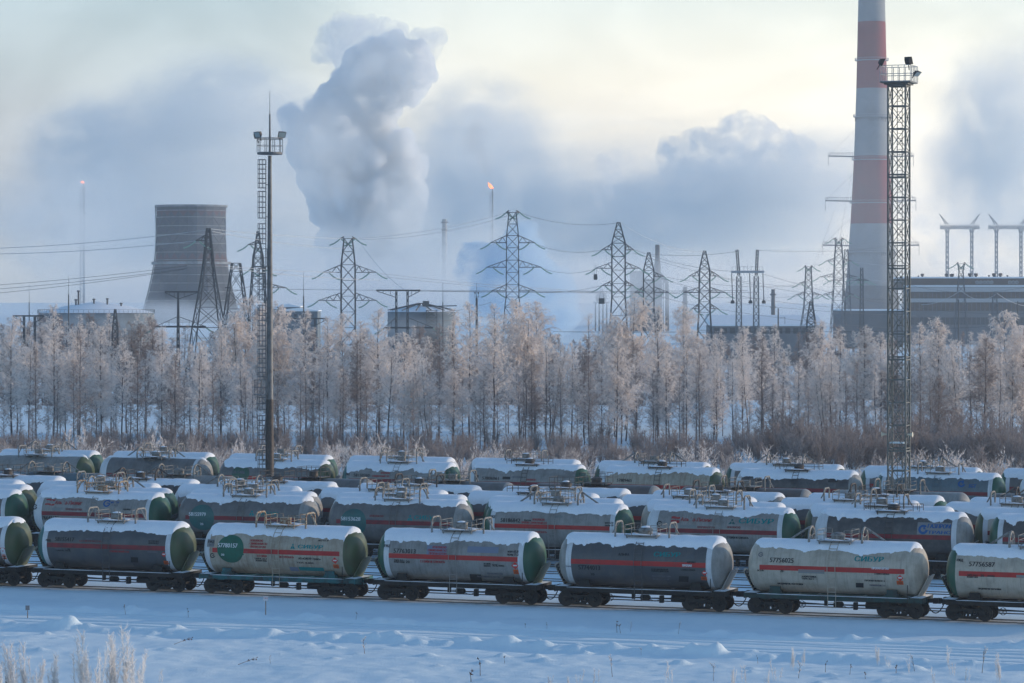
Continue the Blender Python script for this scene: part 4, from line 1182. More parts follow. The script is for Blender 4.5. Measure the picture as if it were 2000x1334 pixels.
def lattice_mast():
    Y = 249.5; x = (1755.5 - 1000) / FPX * Y
    t = thing('lattice_mast', 'tall square lattice floodlight mast with railed lamp platform, beside the striped chimney', 'light mast', (x, Y, -.18), -ALPHA)
    zz = lambda py: CAM_H + (HORIZON - py) / FPX * Y + .18
    hw = .70
    top = zz(163); bot = 0
    n = 20; hs = [bot + (top-bot)*k/n for k in range(n+1)]
    for k in range(4):      # four corner legs
        b = MB(); sx, sy = ((-1,-1),(1,-1),(1,1),(-1,1))[k]
        b.bar((sx*hw,sy*hw,0), (sx*hw,sy*hw,top), .125, caps=True)
        put('leg', b.mesh('leg'), M['mastgreen'], t)
    for k in range(n):
        b = MB(); z0, z1 = hs[k], hs[k+1]
        P = [Vector((-hw,-hw,0)), Vector((hw,-hw,0)), Vector((hw,hw,0)), Vector((-hw,hw,0))]
        for i in range(4):
            p, q = P[i], P[(i+1)%4]; up0, up1 = Vector((0,0,z0)), Vector((0,0,z1))
            b.bar(p+up1, q+up1, .085); b.bar(p+up0, q+up1, .045); b.bar(q+up0, p+up1, .045)
            mid = (p+q)/2 + (up0+up1)/2; b.box(mid, (.13,.13,.14))
            if k % 4 == 3: b.bar(p+up1-Vector((0,0,.22)), q+up1-Vector((0,0,.22)), .11)
        put('brace_panel', b.mesh('brace_panel'), M['mastgreen'], t)
    b = MB()
    for e in (-.2,.2): b.bar((e+.05,.1,0), (e+.05,.1,top), .05)
    z = .4
    while z < top: b.bar((-.15,.1,z), (.25,.1,z), .035); z += .42
    put('ladder', b.mesh('ladder'), M['mastgreen'], t)
    b = MB(); w = 1.22
    b.box((0,0,top+.06), (2*w,2*w,.1)); b.box((0,0,top-.06), (1.9,1.9,.12))
    put('platform', b.mesh('platform'), M['mastgreen'], t)
    b = MB(); h = 1.36
    P = [(-w,-w),(w,-w),(w,w),(-w,w)]
    for i in range(4):
        p, q = P[i], P[(i+1)%4]
        for z in (.12,.7,h): b.bar((*p,top+z), (*q,top+z), .05)
        for k in range(5):
            u = k/5; b.bar((p[0]+(q[0]-p[0])*u, p[1]+(q[1]-p[1])*u, top+.1), (p[0]+(q[0]-p[0])*u, p[1]+(q[1]-p[1])*u, top+h), .045)
    put('railing', b.mesh('railing'), M['frostmetal'], t)
    floodlight(t, (-w+.1,-w,top+h+.3), radians(120), radians(25), w=.7, h=.62, d=.3)
    floodlight(t, (w-.25,-w+.2,top+h+.3), radians(160), radians(-20), w=.7, h=.62, d=.3)
    floodlight(t, (w+.35,-.6,top+.75), radians(60), radians(50), w=.6, h=.5, d=.28)
    for e in (-1, 1):
        b = MB(); z = zz(848)
        b.lathe([(e*.72,.05),(e*1.0,.07),(e*1.12,.12),(e*1.25,.22)] , 12, 'x', (0,-.55,z))
        put('loudspeaker', recalc(b.mesh('loudspeaker', radians(40))), M['horn'], t)
    b = MB(); b.box((-.05,0,zz(866)+.06), (1.15,1.15,.1)); put('snow_patch', b.mesh('snow_patch'), M['snow'], t)
lattice_mast()

# ---------------------------------------------------------------- pylons and gantries
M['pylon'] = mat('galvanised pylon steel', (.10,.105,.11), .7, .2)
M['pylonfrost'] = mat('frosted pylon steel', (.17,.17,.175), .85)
M['glassins'] = mat('green glass insulator', (.26,.40,.34), .35, spec=.5)
M['frostwire'] = mat('frosted conductor', (.52,.54,.57), .9)
M['wire'] = mat('bare conductor', (.10,.105,.115), .8)
M['concrete'] = mat('concrete', (.30,.30,.30), .9, var=(.24,.24,.245), vscale=.3)
G_PY = 'steel lattice pylons behind the trees'

def pylon(px, Y, label, body, arms, wl=.16, wb=.075, m='pylon', rot=0.0, cat='pylon', ins=True, group=G_PY, foot=None):
    """body: (image height, half width in px) from the top down; arms: (y, left px, right px, drop of the top chord px)"""
    k = Y / FPX
    zz = lambda py: CAM_H + (HORIZON - py) * k
    t = thing('lattice_pylon', label, cat, ((px - 1000) * k, Y, 0), rot, group)
    b = MB(); lv = []
    pts = [(zz(y), w*k) for y, w in body]
    if foot is None: foot = body[-1][1] * 1.5
    pts.append((0, foot*k))
    for (z1, w1), (z0, w0) in zip(pts, pts[1:]):
        n = max(1, int(round((z1 - z0) / max(1.3, (w0 + w1) * 1.05))))
        for i in range(n): u = i/n; lv.append((z1+(z0-z1)*u, w1+(w0-w1)*u))
    lv.append(pts[-1])
    lattice(b, [(z, w, w) for z, w in lv], wl, wb)
    put('tower_body', b.mesh('tower_body'), M[m], t)
    def width_at(z):
        for (z1, w1), (z0, w0) in zip(pts, pts[1:]):
            if z0 <= z <= z1: return w0 + (w1-w0)*(z-z0)/max(1e-6, z1-z0)
        return pts[0][1]
    for (y, xl, xr, up) in arms:
        z = zz(y); w = width_at(z); wu = width_at(z + up*k)
        for xe in (xl, xr):
            if xe is None: continue
            X = (xe - px) * k; e = 1 if X > 0 else -1
            if abs(X) < w: continue
            b = MB(); tip = Vector((X, 0, z))
            n = max(2, int(abs(X - e*w) / 1.3))
            for yy in (-1, 1):
                p = Vector((e*w, yy*w, z)); q = Vector((e*wu, yy*wu, z + up*k))
                b.bar(p, tip, wb*1.5)
                if up: b.bar(q, tip, wb*1.3)
                for i in range(n):
                    u0, u1 = i/n, (i+.5)/n
                    b.bar(p.lerp(tip,u0), q.lerp(tip,u1) if up else p.lerp(tip,u1), wb*.8)
                    if up: b.bar(q.lerp(tip,u1), p.lerp(tip,(i+1)/n), wb*.8)
            for i in range(n):
                u = i/n; b.bar(Vector((e*w,-w,z)).lerp(tip,u), Vector((e*w,w,z)).lerp(tip,u), wb*.7)
            put('cross_arm', b.mesh('cross_arm'), M[m], t)
            if ins and up:
                for (dx, dz) in ((e*1.6, -1.15), (-e*1.6, -1.3)):
                    b = MB(); p0 = tip + Vector((0 if dx*e > 0 else -e*abs(X-e*w)*.35, 0, -.1))
                    pts2 = [p0 + Vector((dx*u*1.25, .3*u, dz*u*(1.6-.6*u))) for u in (0,.25,.5,.75,1)]
                    b.tube(pts2, .13, 6)
                    put('insulator_string', b.mesh('insulator_string'), M['glassins'], t)
    return t

def pylons():
    pylon(407, 520, 'splayed anchor pylon with one short arm, in front of the cooling tower', [(446,3),(470,5),(515,9),(560,15),(640,27)], [(470,382,None,12)], .2, .09, rot=.3, foot=46)
    pylon(461, 560, 'short splayed anchor pylon with flat top, beside the cooling tower', [(514,8),(530,10),(640,24)], [(562,440,None,0)], .2, .09, rot=.25, foot=38)
    pylon(504, 600, 'broad lattice pylon standing behind the tubular light mast', [(452,2),(480,5),(500,9),(560,13),(620,17)], [(478,484,None,7),(562,None,560,10),(526,488,520,6)], .2, .085, rot=.2, foot=30)
    pylon(680, 600, 'grey pylon with flat head plate and two wide pairs of arms, above white birches', [(466,8),(517,13.5),(640,14)], [(466,664,695,4),(532,630,736,15),(587,621,736,15)], .17, .08, foot=22)
    pylon(1001, 620, 'tall dark pylon with three pairs of arms in front of the blue steam', [(415,7),(460,11.5),(580,12.5),(600,15)], [(415,988,1016,4),(474,958,1045,14),(522,950,1058,14),(568,960,1045,12)], .19, .09, foot=26)
    pylon(1208, 640, 'dark pointed pylon with three pairs of arms and hanging cages', [(434,2.5),(475,13),(580,13)], [(488,1175,1238,12),(524,1163,1250,12),(558,1175,1238,10)], .2, .09, foot=24)
    pylon(1267, 700, 'slim pointed pylon in front of the hazy reactor block', [(493,2),(528,10),(605,10.5)], [(540,None,1297,9),(571,1240,1306,11)], .19, .085, foot=20)
    pylon(1376, 690, 'dark pointed pylon with three pairs of arms, next to the twin legged portal', [(490,2),(527,10),(610,11)], [(539,1346,1405,11),(571,1335,1417,10),(603,1351,1403,10)], .19, .085, foot=20)
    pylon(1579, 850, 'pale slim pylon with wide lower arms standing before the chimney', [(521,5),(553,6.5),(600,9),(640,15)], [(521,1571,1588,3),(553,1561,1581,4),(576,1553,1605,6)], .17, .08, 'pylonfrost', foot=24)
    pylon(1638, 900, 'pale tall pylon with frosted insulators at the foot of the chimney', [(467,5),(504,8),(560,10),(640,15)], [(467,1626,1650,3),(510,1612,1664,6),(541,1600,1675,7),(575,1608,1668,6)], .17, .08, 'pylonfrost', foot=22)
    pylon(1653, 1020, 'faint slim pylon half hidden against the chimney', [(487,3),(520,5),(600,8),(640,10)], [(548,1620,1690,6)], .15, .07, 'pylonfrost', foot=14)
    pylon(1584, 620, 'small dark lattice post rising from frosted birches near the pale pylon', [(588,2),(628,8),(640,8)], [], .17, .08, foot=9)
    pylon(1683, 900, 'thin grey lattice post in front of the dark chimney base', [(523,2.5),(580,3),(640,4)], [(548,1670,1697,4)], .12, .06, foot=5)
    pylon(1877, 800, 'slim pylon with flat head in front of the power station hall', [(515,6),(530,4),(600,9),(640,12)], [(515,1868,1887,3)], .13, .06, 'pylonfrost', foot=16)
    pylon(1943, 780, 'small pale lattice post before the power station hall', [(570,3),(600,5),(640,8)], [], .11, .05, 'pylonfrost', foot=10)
    pylon(225, 560, 'little lattice post with pointed top in front of the snowy storage tank', [(604,1.5),(640,5)], [], .13, .07, foot=9)
pylons()

def cages():
    for (px, py, w, h, Y, lab) in ((1163,541,7,11,640,'small dark weight cage hanging from the pointed pylon arm'), (1175,588,11,11,640,'large dark weight cage hanging low above the birches')):
        k = Y/FPX; c = at(px, py, Y); b = MB()
        t = thing('weight_cage', lab, 'weight cage', (c.x, Y, c.z))
        b.box((0,0,0), (w*k, w*k, h*k)); put('weights', b.mesh('weights'), M['pylon'], t)
        b = MB()
        for e in (-1,1): b.bar((e*w*k*.4,0,h*k/2), (e*.1,0,h*k/2+1.9), .05)
        put('hanger', b.mesh('hanger'), M['pylon'], t)
cages()

def twin_portal():
    Y = 680; k = Y/FPX; zz = lambda py: CAM_H + (HORIZON-py)*k
    t = thing('portal_pylon', 'white beamed portal pylon on two lattice legs with hanging weights', 'pylon', ((1460-1000)*k, Y, 0), 0, None)
    for px, lean in ((1443,-2.5),(1477,1.5)):
        X = (px-1460)*k
        b = MB(); w0 = 5.5*k
        L = [(zz(540), w0*.75), (0, w0*1.25)]
        n = 16
        b2 = MB(); lattice(b2, [(zz(540)*(1-i/n), w0*(.75+.5*i/n), w0*(.75+.5*i/n)) for i in range(n+1)], .17, .075)
        b.add([(v[0]+X, v[1], v[2]) for v in b2.v], b2.f)
        put('leg', b.mesh('leg'), M['pylonfrost'], t)
        b = MB(); b2 = MB(); z0, z1 = zz(538), zz(488)
        lattice(b2, [(z0+(z1-z0)*i/8, 2.2*k, 2.2*k) for i in range(9)], .13, .07)
        b.add([(v[0]+X+lean*k*(v[2]-z0)/(z1-z0)*1.5, v[1], v[2]) for v in b2.v], b2.f)
        put('horn', b.mesh('horn'), M['pylon'], t)
    b = MB(); b.box((0,0,zz(531)), (64*k, .9, .5)); put('beam', b.mesh('beam'), M['frostmetal'], t)
    b = MB()
    for e in range(9): b.bar((-30*k+60*k*e/8, 0, zz(529)), (-30*k+60*k*e/8, 0, zz(521)), .05)
    b.bar((-30*k,0,zz(521)), (30*k,0,zz(521)), .05); put('walkway_rail', b.mesh('walkway_rail'), M['pylonfrost'], t)
    for px in (1429,1464,1490):
        X = (px-1460)*k; b = MB(); b.tube([(X,0,zz(534)),(X+.2,0,zz(586))], .11, 6); o = put('insulator_string', b.mesh('insulator_string'), M['pylonfrost'], t)
        b = MB(); b.lathe([(zz(593),.2),(zz(592),.45),(zz(588),.4),(zz(586),.12)], 10, 'z', (X+.2,0,0)); put('weight', b.mesh('weight'), M['pylon'], o)
twin_portal()

def gantries():
    """T and portal gantries of the switchyard"""
    for (pxs, xl, xr, yt, yl, low, Y, lab) in (
        ((348,), 322, 387, 570, 638, (303,402), 540, 'dark T shaped gantry on one lattice column below the cooling tower'),
        ((774,796), 735, 821, 567, 640, (750,846), 580, 'dark two column gantry in front of the frosted storage tank'),
        ((47,68), 25, 86, 617, 668, None, 540, 'low dark gantry among birches at the frame edge'),
        ((615,), 555, 640, 622, 668, None, 600, 'low flat topped gantry beside the tubular mast, behind birches')):
        k = Y/FPX; zz = lambda py: CAM_H + (HORIZON-py)*k; cx = (xl+xr)/2
        t = thing('gantry', lab, 'gantry', ((cx-1000)*k, Y, 0), 0, 'switchyard gantries')
        for px in pxs:
            b = MB(); b2 = MB(); w = (4.0 if len(pxs) == 1 else 1.4)*k; n = 16
            lattice(b2, [(zz(yt)*(1-i/n), w*(.15+.85*i/n) if len(pxs)==1 else w, w*.6) for i in range(n+1)], .16, .07)
            b.add([(v[0]+(px-cx)*k, v[1], v[2]) for v in b2.v], b2.f); put('column', b.mesh('column'), M['pylon'], t)
        b = MB(); b.box((0,0,zz(yt)), ((xr-xl)*k, .3, .26))
        p0 = (pxs[0]-cx)*k; p1 = (pxs[-1]-cx)*k
        b.bar(((xl-cx)*k,0,zz(yt)-.1), (p0,0,zz(yt+14)), .13); b.bar(((xr-cx)*k,0,zz(yt)-.1), (p1,0,zz(yt+14)), .13)
        for u in (.35,.7):
            b.bar(((xl-cx)*k*(1-u)+p0*u,0,zz(yt)), ((xl-cx)*k*(1-u)+p0*u,0,zz(yt+14*u)), .08); b.bar(((xr-cx)*k*(1-u)+p1*u,0,zz(yt)), ((xr-cx)*k*(1-u)+p1*u,0,zz(yt+14*u)), .08)
        put('crossbar', b.mesh('crossbar'), M['pylon'], t)
        if low:
            b = MB(); l, r = [(q-cx)*k for q in low]
            b.box(((l+r)/2,0,zz(yl)), (r-l,.5,.3))
            for e, q in ((-1,l),(1,r)):
                b.bar((q,0,zz(yl)), (p0 if e < 0 else p1,0,zz(yl-20)), .1)
                for u in (.3,.6): b.bar((q+((p0 if e<0 else p1)-q)*u,0,zz(yl)), (q+((p0 if e<0 else p1)-q)*u,0,zz(yl-20*u)), .07)
            put('lower_arm', b.mesh('lower_arm'), M['pylon'], t)
            for q in (l, r):
                b = MB(); e = -1 if q < 0 else 1
                b.tube([(q,0,zz(yl)-.1),(q+e*.6,0,zz(yl)-.6),(q+e*1.7,0,zz(yl)-1.2)], .14, 6); put('insulator_string', b.mesh('insulator_string'), M['glassins'], t)
gantries()

def far_portals():
    Y = 1360; k = Y/FPX; zz = lambda py: CAM_H + (HORIZON-py)*k
    for (a, c, xl, xr, lab) in ((1850,1898,1836,1913,'frosted portal pylon with spread horns above the power station roof'), (1946,1994,1930,2012,'frosted portal pylon with spread horns, cut off by the frame edge')):
        cx = (a+c)/2
        t = thing('portal_pylon', lab, 'pylon', ((cx-1000)*k, Y, 0), 0, 'portal pylons behind the power station')
        for px, e in ((a,-1),(c,1)):
            X = (px-cx)*k
            b2 = MB(); n = 22; lattice(b2, [(zz(448)*(1-i/n), 2.3*k, 2.3*k) for i in range(n+1)], .26, .13)
            b = MB(); b.add([(v[0]+X,v[1],v[2]) for v in b2.v], b2.f)
            for q in (-1,1):
                b.bar((X-q*2.3*k,0,zz(455)), (X-q*7*k,0,zz(444)), .22)
            put('leg', b.mesh('leg'), M['frostmetal'], t)
            b = MB()
            for y in (-.6,.6):
                b.bar((X-e*2*k,y,zz(438)), (X+e*15*k,0,zz(418)), .22); b.bar((X+e*3*k,y,zz(438)), (X+e*15*k,0,zz(418)), .22)
            for u in (.25,.5,.75): b.bar((X-e*2*k*(1-u)+e*15*k*u,0,zz(438-20*u)), (X+e*3*k*(1-u)+e*15*k*u,0,zz(438-20*u)), .14)
            put('horn', b.mesh('horn'), M['frostmetal'], t)
        b = MB(); L, R_ = (xl-cx)*k, (xr-cx)*k; n = 22
        for y in (-.6,.6):
            for z in (441,447): b.bar((L,y,zz(z)), (R_,y,zz(z)), .2)
            for i in range(n):
                u0, u1 = L+(R_-L)*i/n, L+(R_-L)*(i+1)/n
                b.bar((u0,y,zz(447)), ((u0+u1)/2,y,zz(441)), .13); b.bar(((u0+u1)/2,y,zz(441)), (u1,y,zz(447)), .13)
        put('beam', b.mesh('beam'), M['frostmetal'], t)
        b = MB(); b.bar((L,-.6,zz(438)), (R_,-.6,zz(438)), .08)
        for i in range(17): b.bar((L+(R_-L)*i/16,-.6,zz(441)), (L+(R_-L)*i/16,-.6,zz(438)), .07)
        put('walkway_rail', b.mesh('walkway_rail'), M['frostmetal'], t)
far_portals()

def rods():
    for (px, yt, ym, Y, lab) in ((57,555,590,900,'thin lightning rod at the frame edge above birch tops'), (134,538,575,700,'lightning rod in front of the snowy storage tank roof'), (593,530,578,640,'lightning rod between the tubular mast and the flat headed pylon'), (865,552,590,760,'short lightning rod above the scaffolded tank')):
        k = Y/FPX; c = at(px, yt, Y); zm = at(px, ym, Y).z
        t = thing('lightning_rod', lab, 'lightning rod', (c.x, Y, 0), 0, 'lightning rods of the works')
        b = MB(); b.lathe([(0,.22),(zm,.13)], 8); put('mast_tube', b.mesh('mast_tube'), M['pylon'], t)
        b = MB(); b.lathe([(zm,.06),(c.z,.025)], 6); put('rod_tip', b.mesh('rod_tip'), M['pylon'], t)
    Y = 620; k = Y/FPX; zz = lambda py: CAM_H + (HORIZON-py)*k
    t = thing('lamp_mast', 'slim lamp mast with small square lamp head behind frosted birches', 'light mast', ((931-1000)*k, Y, 0))
    b = MB(); b.lathe([(0,.32),(zz(582),.2)], 8); put('pole', b.mesh('pole'), M['pylon'], t)
    b = MB(); b.lathe([(zz(582),.06),(zz(552),.03)], 6); put('spire', b.mesh('spire'), M['pylon'], t)
    b = MB(); b.box((0,0,zz(580)), (.9,.9,.12))
    for e in (-1,1): b.box((e*.33,-.1,zz(572)), (.26,.3,.4)); b.bar((e*.33,0,zz(580)), (e*.33,0,zz(573)), .06)
    put('lamp_frame', b.mesh('lamp_frame'), M['pylon'], t)
    Y = 700; k = Y/FPX; zz = lambda py: CAM_H + (HORIZON-py)*k
    t = thing('utility_pole', 'dark wooden pole with a side bracket on the snowfield by the portal', 'utility pole', ((1520-1000)*k, Y, 0))
    b = MB(); b.lathe([(0,.2),(zz(602),.14)], 8); put('pole', b.mesh('pole'), M['pylon'], t)
    b = MB(); b.bar((0,0,zz(621)), (13*k,0,zz(620)), .07); b.bar((13*k,0,zz(633)), (13*k,0,zz(619)), .09); put('bracket', b.mesh('bracket'), M['pylon'], t)
    for (px, yt, Y) in ((1872,585,760),(1988,588,780)):
        t = thing('utility_pole', 'thin pole standing before the hall %s' % ('under the sagging frosted wire' if px < 1900 else 'by the frame edge'), 'utility pole', ((px-1000)*Y/FPX, Y, 0))
        b = MB(); b.lathe([(0,.2),(at(px,yt,Y).z,.13)], 8); put('pole', b.mesh('pole'), M['pylon'], t)
rods()

SPOTS = [(50,'the low gantry'),(110,'the thin lightning rod'),(180,'the lattice flare stack'),(240,'the little lattice post'),(300,'the snowy tank edge'),(360,'the T shaped gantry'),(430,'the splayed anchor pylon'),(480,'the short anchor pylon'),(550,'the tubular mast'),(610,'the boiler house'),(660,'the flat headed pylon arm'),(700,'the flat headed pylon'),(760,'the dark smoke'),(820,'the two column gantry'),(890,'the scaffolded tank'),(950,'the lamp mast'),(1052,'the three armed pylon'),(1130,'the blue steam'),(1190,'the hanging cages'),(1250,'the cage pylon'),(1310,'the reactor block'),(1350,'the faint stack'),(1418,'the slim armed pylon'),(1462,'the portal front leg'),(1500,'the portal far leg'),(1553,'the wooden pole'),(1610,'the pale slim pylon'),(1660,'the pale tall pylon'),(1730,'the chimney base'),(1793,'the lattice mast'),(1860,'the hall corner'),(1920,'the hall pylon'),(1970,'the round windows'),(9999,'the end of the hall')]
def spot(px):
    if px < 0: return 'the picture edge'
    for a, nm in SPOTS:
        if px < a: return nm
def cables():
    L = [ # x0 y0 Y0  x1 y1 Y1 sag frosted
        (-10,557,540,365,519,520,3,0),(-10,565,540,365,524,520,3,0),(-10,573,545,360,526,525,3,0),(-10,485,560,405,449,520,5,1),(-10,496,560,385,470,520,5,1),
        (410,447,520,672,466,600,3,1),(415,452,520,672,486,600,5,1),(440,520,520,660,532,600,2,1),(445,524,520,745,547,600,4,1),(560,565,600,960,567,620,1,0),
        (690,466,600,988,416,620,9,1),(690,468,600,990,422,620,12,1),(700,468,600,790,566,580,10,1),(740,534,600,1160,569,640,4,1),(745,540,600,1180,572,640,5,1),
        (1016,416,620,1208,435,640,12,0),(1045,476,620,1175,488,640,10,0),(1058,524,620,1163,525,640,9,0),(1045,570,620,1175,558,640,5,0),(735,568,580,1460,567,640,2,0),(840,569,600,1480,571,640,2,0),
        (1210,434,640,1376,492,690,14,1),(1240,488,640,1440,530,690,9,0),(1238,494,640,1560,560,850,12,0),(1250,526,640,1420,572,690,8,0),(1238,560,640,1405,604,690,6,0),(1400,541,690,1740,585,900,9,0),
        (1417,573,690,1740,603,900,8,0),(1300,541,700,1570,556,850,10,0),(1306,572,700,1560,578,850,7,0),(1405,604,690,1740,640,900,5,0),(1478,489,680,1770,476,1100,8,0),(1270,496,700,1445,490,690,6,0),
        (1664,511,900,1770,520,900,2,1),(1675,542,900,1770,550,900,3,1),(1490,535,680,1775,600,900,6,0),(1420,590,690,1790,617,900,4,0),
        (1877,567,780,1800,595,800,7,1),(1877,567,780,1945,575,780,14,1),(1945,571,780,2010,598,800,6,1),(1780,558,800,2010,574,800,8,0),(1780,600,800,2010,612,800,5,0),(1780,570,820,2010,560,820,8,0),(1775,640,640,2010,628,640,6,0),
        (1080,648,470,1780,647,470,1,0),(390,588,540,560,528,600,6,0),(850,610,600,960,590,620,4,0),(1590,521,850,1640,384,2000,0,0),(1640,467,900,1668,310,2000,0,0),
    ]
    for i, (x0, y0, Ya, x1, y1, Yb, sag, fr) in enumerate(L):
        p, q = at(x0, y0, Ya), at(x1, y1, Yb); k = (Ya+Yb)/2/FPX
        n = 14; pts = []
        for j in range(n+1):
            u = j/n; c = p.lerp(q, u); c.z -= sag*k*4*u*(1-u); pts.append(c - p)
        b = MB(); b.tube(pts, .045 if fr else .032, 4, caps=False)
        o = put('power_cable', b.mesh('power_cable'), M['frostwire' if fr else 'wire'], loc=p)
        tag(o, ('white frosted power cable from %s to %s' if fr else 'thin dark power cable from %s to %s') % (spot(x0), spot(x1)), 'cable', 'white frosted power cables' if fr else 'dark power cables')
cables()
# ---------------------------------------------------------------- the works behind the wood
M['chgrey'] = mat('chimney grey concrete', (.26,.275,.285), .9, var=(.21,.225,.235), vscale=.08, streak=.25, streakcol=(.2,.2,.2))
M['chred'] = mat('chimney red paint', (.23,.036,.034), .9, var=(.18,.036,.034), vscale=.08, streak=.2, streakcol=(.12,.06,.055))
M['chdark'] = mat('chimney base concrete', (.13,.14,.15), .9, var=(.10,.11,.12), vscale=.08)
M['towerpanel'] = mat('cooling tower sheet', (.055,.066,.08), .8, var=(.038,.047,.06), vscale=.12, rnd=True)
M['towerred'] = mat('cooling tower red sheet', (.10,.045,.05), .8, var=(.085,.045,.05), vscale=.12)
M['towerframe'] = mat('cooling tower frame', (.075,.08,.085), .8)
M['frostring'] = mat('frosted ring beam', (.26,.28,.30), .9, var=(.13,.14,.15), vscale=.2)
M['roofsnow'] = mat('roof snow', (.82,.86,.90), .8)
M['hall'] = mat('hall grey panel', (.17,.18,.195), .85, var=(.14,.15,.16), vscale=.1)
M['hallwhite'] = mat('hall pale panel', (.42,.43,.44), .85)
M['hallglass'] = mat('dark hall glazing', (.045,.055,.065), .3, spec=.5)
M['brown'] = mat('brown cladding', (.13,.105,.09), .85, var=(.10,.085,.075), vscale=.2)
M['tankwall'] = mat('storage tank wall', (.15,.19,.22), .8, var=(.10,.125,.145), vscale=.15)
M['dustyplant'] = mat('refinery steel', (.10,.105,.11), .8)

def chimney():
    Y = 2000; k = Y/FPX; cx = 1702.5; zz = lambda py: CAM_H + (HORIZON-py)*k
    t = thing('chimney', 'huge red and grey striped concrete chimney running out of the picture', 'chimney', ((cx-1000)*k, Y, 0))
    prof = [(-66,24.5),(0,26),(43,27),(108,28.4),(173,30),(228,31.7),(305,34.4),(395,39),(437,41.5),(490,45),(558,50),(610,55),(640,59)]
    def rad(py):
        for (a, ra), (c, rb) in zip(prof, prof[1:]):
            if a <= py <= c: return (ra + (rb-ra)*(py-a)/(c-a))*k
        return prof[-1][1]*k
    for (a, c, mk) in ((-66,43,'chgrey'),(43,173,'chred'),(173,305,'chgrey'),(305,437,'chred'),(437,558,'chgrey'),(558,640,'chdark')):
        b = MB(); n = max(2, int((c-a)/13)); P = []
        for i in range(n+1):      # shallow lift joints of the poured concrete
            y = c + (a-c)*i/n; r = rad(y); z = zz(y)
            if 0 < i < n: P += [(z-.12, r), (z-.1, r-.09), (z+.1, r-.09), (z+.12, r)]
            else: P.append((z, r))
        b.lathe(P, 64, capa=False, capb=(a < 0))
        put('shaft_section', b.mesh('shaft_section', radians(25)), M[mk], t)
    b = MB(); b.lathe([(0,64*k),(zz(640),59*k)], 64, capa=False); put('shaft_foot', b.mesh('shaft_foot', radians(40)), M['chdark'], t)
    for y in (118,228,312,396,492):
        b = MB(); r = rad(y); z = zz(y)
        b.lathe([(z-.5,r),(z-.3,r+1.3),(z,r+1.3),(z,r)], 48, capa=False, capb=False)
        o = put('gallery', b.mesh('gallery'), M['frostmetal'], t)
        b = MB()
        for i in range(48):
            a0, a1 = 2*pi*i/48, 2*pi*(i+1)/48; R = r+1.25
            b.bar((R*cos(a0),R*sin(a0),z), (R*cos(a0),R*sin(a0),z+1.4), .14); b.bar((R*cos(a0),R*sin(a0),z+1.4), (R*cos(a1),R*sin(a1),z+1.4), .14)
        put('gallery_rail', b.mesh('gallery_rail'), M['frostmetal'], o)
        if y in (228, 492):
            b = MB(); rr = random.Random(y)
            for i in range(60):
                a = 2*pi*i/60; L = rr.uniform(1.0, 3.2)
                b.bar(((r+.14)*cos(a),(r+.14)*sin(a),z-.4), ((r+.22)*cos(a),(r+.22)*sin(a),z-.4-L), .35, 0, .2)
            put('rust_stain', b.mesh('rust_stain'), M['brown'], t)
    for (yl, xl, xr) in ((306,1618,1784),(393,1612,1789),(480,1607,1795)):
        for xe in (xl, xr):
            b = MB(); X0 = (rad(yl)-.3)*(1 if xe > cx else -1); X1 = (xe-cx)*k; z = zz(yl); n = 14
            b.bar((X0,0,z), (X1,0,z+.4), .9, 0, .8); b.bar((X0,0,z+2.4), (X1,0,z+2.4), .22)
            for i in range(n+1): u = i/n; b.bar((X0+(X1-X0)*u,0,z+.3), (X0+(X1-X0)*u,0,z+2.4), .2)
            b.bar((X1,0,z), (X1,0,z-6), .25)
            b.bar((X1,0,z+.4), (X0*.97,0,z+17), .14)
            put('outrigger', b.mesh('outrigger'), M['pylonfrost'], t)
chimney()

